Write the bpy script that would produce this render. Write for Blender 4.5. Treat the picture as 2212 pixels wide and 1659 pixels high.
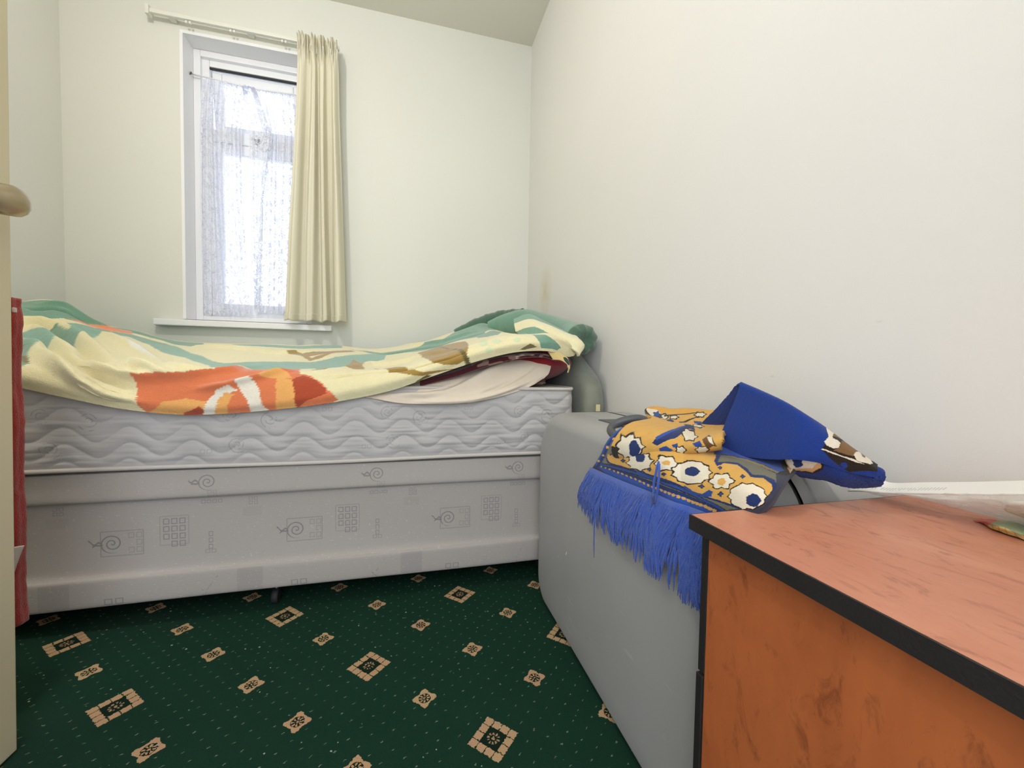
import bpy, bmesh, math, random
import numpy as np
from mathutils import Vector, Matrix
random.seed(7); rng = np.random.default_rng(7)
for o in list(bpy.data.objects): bpy.data.objects.remove(o)
S = bpy.context.scene
COL = S.collection
# ------------------------------------------------------------------ camera
CAM = Vector((-.635, -2.13, .66)); YAW, PIT, ROL = .25553337, -.03644347, .01661003
fw = Vector((math.sin(YAW)*math.cos(PIT), math.cos(YAW)*math.cos(PIT), math.sin(PIT)))
r0 = Vector((math.cos(YAW), -math.sin(YAW), 0)); u0 = r0.cross(fw)
r1 = r0*math.cos(ROL)+u0*math.sin(ROL); u1 = -r0*math.sin(ROL)+u0*math.cos(ROL)
cd = bpy.data.cameras.new('camera'); cam = bpy.data.objects.new('camera', cd); COL.objects.link(cam)
cam.matrix_world = Matrix(((r1.x,u1.x,-fw.x,CAM.x),(r1.y,u1.y,-fw.y,CAM.y),(r1.z,u1.z,-fw.z,CAM.z),(0,0,0,1)))
cd.sensor_fit = 'HORIZONTAL'; cd.sensor_width = 36; cd.lens = 866.43*36/2212; cd.clip_start = .02; cd.clip_end = 100
S.camera = cam
# ------------------------------------------------------------------ world, lights, exposure
S.view_settings.view_transform = 'Standard'; S.view_settings.look = 'None'
S.view_settings.gamma = 1; S.view_settings.use_curve_mapping = False; S.view_settings.exposure = 0.29
w = bpy.data.worlds.new('sky'); S.world = w; w.use_nodes = True
w.node_tree.nodes['Background'].inputs[0].default_value = (.80, .88, 1, 1)
w.node_tree.nodes['Background'].inputs[1].default_value = 2.5
def light(name, kind, loc, power, color=(1,1,1), size=.1, rot=None, sy=None):
    l = bpy.data.lights.new(name, kind); l.energy = power; l.color = color
    if kind == 'POINT': l.shadow_soft_size = size
    if kind == 'AREA':
        l.size = size
        if sy: l.shape = 'RECTANGLE'; l.size_y = sy
    o = bpy.data.objects.new(name, l); COL.objects.link(o); o.location = loc
    if rot: o.rotation_euler = rot
    return o
light('ceiling_bulb_light', 'POINT', (-1.30, -1.35, 2.13), 21, (1, .955, .90), .045)
light('hallway_light', 'AREA', (-.80, -2.60, 1.35), 5.5, (1, .96, .92), .45, (math.radians(90), 0, 0), 1.3)
# ------------------------------------------------------------------ data: surface control points, woven / printed pattern outlines in surface parameters, creases
BLK = [[[-2,-.985,.6664],[-2,-.992,.6964],[-2,-.955,.7214],[-2,-.86,.731],[-2,-.68,.7592],[-2,-.5,.7957],[-2,-.425,.8295],[-2,-.35,.852],[-2,-.25,.802],[-2,-.02,.692]],[[-1.88,-.985,.652],[-1.88,-.992,.682],[-1.88,-.955,.707],[-1.88,-.86,.722],[-1.88,-.68,.7578],[-1.88,-.5,.8044],[-1.88,-.41,.8474],[-1.88,-.32,.876],[-1.88,-.22,.826],[-1.88,-.02,.716]],[[-1.76,-.985,.6376],[-1.76,-.992,.6676],[-1.76,-.955,.6926],[-1.76,-.86,.7013],[-1.76,-.68,.728],[-1.76,-.5,.7628],[-1.76,-.3868,.7948],[-1.76,-.2735,.8162],[-1.76,-.1735,.7662],[-1.76,-.02,.6562]],[[-1.64,-.985,.6232],[-1.64,-.992,.6532],[-1.64,-.955,.6782],[-1.64,-.86,.6838],[-1.64,-.68,.7062],[-1.64,-.5,.7352],[-1.64,-.3561,.762],[-1.64,-.2122,.7799],[-1.64,-.1122,.7299],[-1.64,-.02,.6199]],[[-1.52,-.985,.6088],[-1.52,-.992,.6388],[-1.52,-.955,.6638],[-1.52,-.86,.6674],[-1.52,-.68,.6868],[-1.52,-.5,.712],[-1.52,-.3337,.7353],[-1.52,-.1675,.7508],[-1.52,-.0675,.7008],[-1.52,-.02,.6]],[[-1.4,-.985,.581],[-1.4,-.992,.611],[-1.4,-.955,.642],[-1.4,-.86,.6482],[-1.4,-.68,.6714],[-1.4,-.5,.7015],[-1.4,-.3239,.7293],[-1.4,-.1477,.7478],[-1.4,-.0477,.6978],[-1.4,-.02,.6]],[[-1.28,-.985,.5507],[-1.28,-.992,.5807],[-1.28,-.955,.642],[-1.28,-.86,.6485],[-1.28,-.68,.672],[-1.28,-.5,.7026],[-1.28,-.32,.7309],[-1.28,-.14,.7497],[-1.28,-.04,.6997],[-1.28,-.02,.6]],[[-1.16,-.985,.5361],[-1.16,-.992,.5661],[-1.16,-.955,.642],[-1.16,-.86,.6487],[-1.16,-.68,.6725],[-1.16,-.5,.7035],[-1.16,-.32,.7321],[-1.16,-.14,.7511],[-1.16,-.04,.7011],[-1.16,-.02,.6]],[[-1.04,-.985,.5397],[-1.04,-.992,.5697],[-1.04,-.955,.642],[-1.04,-.86,.6489],[-1.04,-.68,.673],[-1.04,-.5,.7043],[-1.04,-.32,.7333],[-1.04,-.14,.7526],[-1.04,-.04,.7026],[-1.04,-.02,.6]],[[-.92,-.985,.5513],[-.92,-.992,.5813],[-.92,-.955,.642],[-.92,-.86,.6484],[-.92,-.68,.6719],[-.92,-.5,.7023],[-.92,-.32,.7305],[-.92,-.14,.7492],[-.92,-.04,.6992],[-.92,-.02,.6]],[[-.8,-.985,.569],[-.8,-.992,.599],[-.8,-.955,.642],[-.8,-.86,.6477],[-.8,-.68,.6702],[-.8,-.5,.6995],[-.8,-.3204,.7265],[-.8,-.1408,.7445],[-.8,-.0408,.6945],[-.8,-.02,.6]],[[-.68,-.985,.5955],[-.68,-.992,.6255],[-.68,-.955,.6505],[-.68,-.86,.657],[-.68,-.68,.6805],[-.68,-.5,.7111],[-.68,-.3318,.7393],[-.68,-.1636,.7582],[-.68,-.0636,.7082],[-.68,-.02,.6]],[[-.56,-.985,.6392],[-.56,-.992,.6692],[-.56,-.955,.6942],[-.56,-.86,.6976],[-.56,-.68,.7167],[-.56,-.5,.7416],[-.56,-.3482,.7645],[-.56,-.1965,.7798],[-.56,-.0965,.7298],[-.56,-.02,.6198]],[[-.44,-.985,.6816],[-.44,-.992,.7116],[-.44,-.955,.7366],[-.44,-.86,.7402],[-.44,-.68,.7596],[-.44,-.5,.7849],[-.44,-.3791,.8082],[-.44,-.2582,.8237],[-.44,-.1582,.7737],[-.44,-.02,.6637]],[[-.34,-.985,.7078],[-.34,-.992,.7378],[-.34,-.955,.7628],[-.34,-.86,.7682],[-.34,-.68,.7901],[-.34,-.5,.8186],[-.34,-.4098,.8449],[-.34,-.3196,.8625],[-.34,-.2196,.8125],[-.34,-.02,.7025]],[[-.26,-.98,.7166],[-.26,-.987,.7466],[-.26,-.955,.7716],[-.26,-.86,.775],[-.26,-.68,.7941],[-.26,-.5,.819],[-.26,-.43,.842],[-.26,-.36,.8573],[-.26,-.26,.8073],[-.26,-.02,.6973]],[[-.2,-.9638,.7147],[-.2,-.9708,.7447],[-.2,-.955,.7697],[-.2,-.86,.7698],[-.2,-.68,.7842],[-.2,-.5,.803],[-.2,-.43,.8203],[-.2,-.36,.8318],[-.2,-.26,.7818],[-.2,-.02,.6718]],[[-.15,-.9484,.7026],[-.15,-.9554,.7276],[-.15,-.953,.7484],[-.15,-.858,.7476],[-.15,-.68,.7613],[-.15,-.5,.7782],[-.15,-.43,.7937],[-.15,-.36,.8041],[-.15,-.26,.7541],[-.15,-.02,.6441]],[[-.128,-.9386,.7047],[-.128,-.9456,.7187],[-.128,-.9486,.7303],[-.128,-.8536,.7297],[-.128,-.68,.7437],[-.128,-.5,.7596],[-.128,-.43,.7742],[-.128,-.36,.784],[-.128,-.26,.734],[-.128,-.02,.624]],[[-.118,-.9366,.708],[-.118,-.9436,.717],[-.118,-.9466,.7245],[-.118,-.8516,.7241],[-.118,-.68,.7387],[-.118,-.5,.7546],[-.118,-.43,.7692],[-.118,-.36,.779],[-.118,-.26,.729],[-.118,-.02,.619]]]
BLK_P = [[[118,160,138],[[.0292,.7292],[.0708,.7708],[.2417,.7417],[.2583,.6875],[.25,.65],[.1917,.7167],[.1542,.7208],[.1167,.7],[.0938,.6625],[.0771,.5792],[.0667,.5625]]],[[238,150,112],[[.0854,.6458],[.1125,.7167],[.15,.7375],[.1583,.7083],[.1188,.6917],[.0979,.6792]]],[[130,174,156],[[.1062,.4875],[.1083,.5125],[.1312,.5],[.1604,.4708],[.1646,.45],[.1688,.4292],[.1792,.4],[.1896,.3708],[.1812,.375],[.1417,.4292],[.1271,.45]]],[[118,160,138],[[.1333,.4375],[.1792,.3792],[.1917,.3625],[.225,.2417],[.2312,.2125],[.2292,.1583],[.2271,.1458]]],[[128,112,74],[[.1562,.3958],[.1771,.3708],[.225,.2417],[.2312,.2125],[.225,.2208],[.1875,.3375]]],[[118,160,138],[[.1083,.5542],[.1104,.5708],[.1312,.5458],[.1583,.525],[.1667,.4917],[.1854,.4417],[.1625,.4708],[.1354,.5042]]],[[130,174,156],[[.1125,.5958],[.1042,.6458],[.1104,.675],[.125,.6958],[.1583,.7042],[.2083,.6833],[.3062,.5125],[.3646,.4083],[.3875,.425],[.4271,.4167],[.4604,.4542],[.4979,.525],[.5375,.5917],[.5646,.5958],[.5625,.4958],[.5104,.4042],[.4833,.3708],[.4625,.3208],[.425,.3417],[.4042,.2625],[.3562,.3792],[.2938,.4917],[.2271,.575],[.1646,.6708],[.1438,.6542],[.15,.6042],[.1625,.5417],[.1604,.5167],[.1438,.5292]]],[[130,174,156],[[.2958,.7042],[.3417,.7167],[.4125,.6958],[.4729,.7542],[.4792,.7],[.4208,.6333],[.3562,.6542],[.3062,.6667]]],[[236,236,226],[[.1396,.6458],[.1729,.6],[.2208,.5208],[.2812,.425],[.3167,.375],[.2688,.4583],[.2062,.5792],[.1604,.6417]]],[[224,124,80],[[.3229,.1792],[.3396,.1875],[.3667,.1958],[.3938,.2167],[.4062,.2458],[.425,.3417],[.4688,.3292],[.4771,.2208],[.4896,.2042],[.5042,.1625],[.5146,.1042],[.5208,.0167],[.5146,0],[.4729,0],[.4271,0],[.3833,0],[.3417,0],[.3354,0],[.3292,.0542],[.3271,.1375]]],[[236,172,98],[[.3375,0],[.35,.1083],[.3708,.1292],[.3896,.1208],[.3854,0],[.3479,0]]],[[176,74,44],[[.3688,.025],[.3833,.0917],[.3875,.0625],[.3854,0],[.3667,0]]],[[238,230,212],[[.3854,0],[.3896,.1167],[.3979,.1583],[.4104,.1667],[.4188,.1542],[.4125,.15],[.4021,.1333],[.3958,0]]],[[236,172,98],[[.3958,0],[.4,.1208],[.4062,.15],[.4146,.1417],[.4104,.1125],[.4083,0]]],[[238,230,212],[[.4146,.1833],[.425,.2042],[.4354,.175],[.4396,.15],[.4479,0],[.4312,0],[.4292,.1125],[.4208,.1542]]],[[236,172,98],[[.4542,.1958],[.4646,.1958],[.4729,.1833],[.475,.1375],[.4771,0],[.4562,0],[.4562,.125]]],[[236,172,98],[[.4312,.2125],[.4417,.2333],[.4646,.2292],[.4708,.1958],[.4542,.1958],[.4396,.1958]]],[[176,74,44],[[.4708,.1875],[.4812,.2083],[.4958,.1833],[.5083,.1375],[.5083,.1042],[.4896,.0708],[.4792,0],[.4771,0],[.475,.1458]]],[[130,174,156],[[.4729,.425],[.4792,.4583],[.4875,.5125],[.5167,.5333],[.5146,.4375],[.5,.3792],[.4854,.3417]]],[[164,132,62],[[.4354,.55],[.4625,.5875],[.4979,.6667],[.5083,.6333],[.4771,.5667],[.45,.5083]]],[[164,132,62],[[.5146,.375],[.5167,.4958],[.5396,.4333],[.5396,.35],[.525,.3833]]],[[164,132,62],[[.4875,.2458],[.4958,.3292],[.5146,.3708],[.5417,.3708],[.5438,.3375],[.5188,.3208],[.5021,.2458]]],[[164,132,62],[[.6146,.5042],[.65,.5],[.6833,.4042],[.6708,.1542],[.6688,.0583],[.6583,.0375],[.6396,.0958],[.625,.1958]]],[[164,132,62],[[.5542,.375],[.575,.3333],[.6167,.0875],[.6562,0],[.6646,0],[.6542,0],[.6167,.0458],[.5771,.2083]]],[[105,92,48],[[.6229,.0417],[.6271,.0083],[.6146,0],[.6083,0],[.6104,.0125]]],[[105,92,48],[[.6479,.4833],[.6521,.4583],[.675,0],[.6688,0]]],[[118,160,138],[[.4896,.7],[.5562,.5958],[.6562,.625],[.6979,.75],[.7896,.7208],[.8167,.6375],[.7542,.225],[.8438,.7083],[.7062,.4417],[.6771,.4667],[.65,.4958],[.5938,.5542],[.5583,.5542]]],[[118,160,138],[[.7104,.4667],[.7625,.5083],[.8229,.5917],[.7354,.3625],[.7062,.4208]]],[[164,132,62],[[.8083,.6417],[.7521,.2333],[.7688,.225],[.7708,.2375],[.7917,.4333]]],[[118,160,138],[[.7833,.225],[.8146,.1875],[.8667,.0792],[.8542,.0333],[.8,.0292],[.7938,.1125]]],[[128,112,74],[[.7521,.0208],[.7729,.0917],[.7896,.0458],[.7625,.0167]]],[[164,132,62],[[.3938,.5875],[.4146,.5625],[.4375,.5458],[.4562,.4958],[.4688,.55],[.4854,.6375],[.4875,.6208],[.4729,.5167],[.4583,.4667],[.4375,.5167],[.4167,.5375]]],[[214,224,180],[[.7,.1708],[.6979,.1458],[.6917,.1458],[.6875,.1667],[.6875,.2125],[.6979,.3292],[.7042,.3333],[.7,.2125]]],[[214,224,180],[[.7208,.1667],[.7188,.1417],[.7125,.1375],[.7083,.1583],[.7062,.1958],[.7104,.225],[.7167,.2292],[.7208,.2083]]],[[214,224,180],[[.7062,.075],[.7042,.0542],[.7,.0542],[.6958,.0708],[.6938,.1],[.6958,.1208],[.7,.125],[.7042,.1042]]],[[214,224,180],[[.7542,.1417],[.7521,.1208],[.7458,.1125],[.7417,.1292],[.7396,.1542],[.7438,.1792],[.7479,.1833],[.7542,.1708]]]]
BLK_F = [[.02,.016,[[.0708,.5625],[.0896,.5792],[.1167,.575],[.1583,.525],[.25,.3833],[.3208,.225],[.35,.1958],[.3812,.1958]]],[.018,.014,[[.0896,.5208],[.1042,.5333],[.1604,.4583],[.2083,.4],[.2875,.2167],[.3125,.1833],[.3333,.1833],[.3521,.1917]]],[.022,.02,[[.1333,.4417],[.1896,.375],[.2583,.2042],[.2854,.1292],[.3042,.1042],[.3271,.0958]]],[.012,.014,[[.1312,.6417],[.1708,.6],[.225,.5292],[.2833,.4208],[.3604,.2458],[.3896,.2542]]],[-.014,.012,[[.0792,.5417],[.0979,.5542],[.1375,.5208],[.2083,.4208],[.2708,.3375],[.325,.1958]]],[-.012,.01,[[.1188,.4792],[.1875,.4],[.2542,.2792],[.2958,.1625],[.3208,.1417]]],[.01,.012,[[.4125,.3792],[.4062,.2333],[.3812,.2083],[.3562,.2]]],[.01,.01,[[.4667,.25],[.4375,.2],[.4062,.1708],[.3771,.1583]]],[.008,.01,[[.25,.6708],[.3312,.6167],[.4021,.5375],[.4625,.5875]]],[.01,.014,[[.5021,.25],[.5458,.4292],[.6125,.4125],[.6688,.2583]]],[-.01,.01,[[.5042,.1917],[.5542,.225],[.6104,.1708],[.6646,.125]]],[-.008,.008,[[.5521,.5708],[.6146,.575],[.6729,.5],[.7458,.4833]]],[.008,.01,[[.5979,.6708],[.6625,.5708],[.7354,.5458]]],[.01,.01,[[.0604,.7167],[.0771,.75],[.1042,.7333],[.1417,.7208]]],[-.01,.008,[[.0604,.6542],[.0729,.7],[.0896,.7125],[.1146,.7083]]]]
SHT = [[[-.745,-.965,.58],[-.734,-.955,.587],[-.711,-.93,.598],[-.687,-.9,.61]],[[-.659,-.975,.562],[-.657,-.965,.585],[-.635,-.93,.612],[-.608,-.88,.641]],[[-.571,-.978,.558],[-.565,-.972,.588],[-.542,-.93,.626],[-.523,-.86,.661]],[[-.479,-.978,.56],[-.465,-.972,.595],[-.446,-.93,.638],[-.419,-.85,.685]],[[-.397,-.972,.572],[-.382,-.968,.608],[-.351,-.92,.664],[-.317,-.84,.721]],[[-.324,-.965,.59],[-.301,-.955,.626],[-.273,-.91,.68],[-.234,-.83,.733]],[[-.262,-.95,.612],[-.241,-.94,.641],[-.213,-.9,.685],[-.18,-.83,.73]],[[-.213,-.93,.637],[-.197,-.92,.651],[-.178,-.89,.686],[-.16,-.84,.722]]]
SHT_F = [[.01,.012,[[.1125,.3625],[.2562,.3125],[.3812,.4625],[.4938,.6625],[.6,.775]]],[-.008,.008,[[.0562,.45],[.2125,.4],[.325,.4125],[.4125,.6]]],[.008,.012,[[.225,.075],[.425,.0625],[.6125,.1375],[.8188,.2375]]],[-.006,.008,[[.5062,.2125],[.6438,.3625],[.8125,.5875]]]]
GATH = [[-.423,-.3,.815,.022],[-.353,-.32,.849,.028],[-.293,-.34,.869,.034],[-.234,-.36,.888,.034],[-.19,-.4,.893,.032],[-.149,-.44,.895,.03]]
ROLL = [[-.287,-.42,.83,.036],[-.233,-.45,.846,.05],[-.185,-.5,.85,.058],[-.14,-.55,.843,.06],[-.111,-.64,.825,.055],[-.092,-.73,.8,.05],[-.081,-.81,.779,.05],[-.074,-.885,.764,.055]]
R1 = [[[-.264,-1.395,.462],[-.264,-1.429,.495],[-.256,-1.452,.526],[-.236,-1.457,.547],[-.195,-1.443,.56],[-.13,-1.408,.569],[-.07,-1.395,.575]],[[-.266,-1.509,.468],[-.266,-1.534,.498],[-.258,-1.553,.525],[-.238,-1.559,.545],[-.195,-1.535,.555],[-.13,-1.506,.562],[-.07,-1.489,.563]],[[-.268,-1.606,.475],[-.268,-1.627,.502],[-.26,-1.641,.527],[-.24,-1.644,.545],[-.195,-1.623,.553],[-.13,-1.594,.556],[-.07,-1.576,.551]],[[-.268,-1.668,.478],[-.268,-1.69,.504],[-.26,-1.704,.528],[-.24,-1.707,.544],[-.195,-1.688,.548],[-.13,-1.66,.55],[-.07,-1.645,.543]],[[-.268,-1.723,.482],[-.268,-1.742,.507],[-.26,-1.755,.53],[-.24,-1.754,.542],[-.19,-1.727,.544],[-.13,-1.702,.545],[-.07,-1.692,.541]],[[-.262,-1.756,.479],[-.262,-1.775,.505],[-.252,-1.784,.525],[-.23,-1.778,.538],[-.185,-1.75,.541],[-.13,-1.726,.545],[-.07,-1.715,.532]],[[-.25,-1.745,.463],[-.25,-1.767,.492],[-.24,-1.776,.513],[-.215,-1.766,.526],[-.175,-1.74,.531],[-.12,-1.719,.538],[-.065,-1.711,.523]]]
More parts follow.
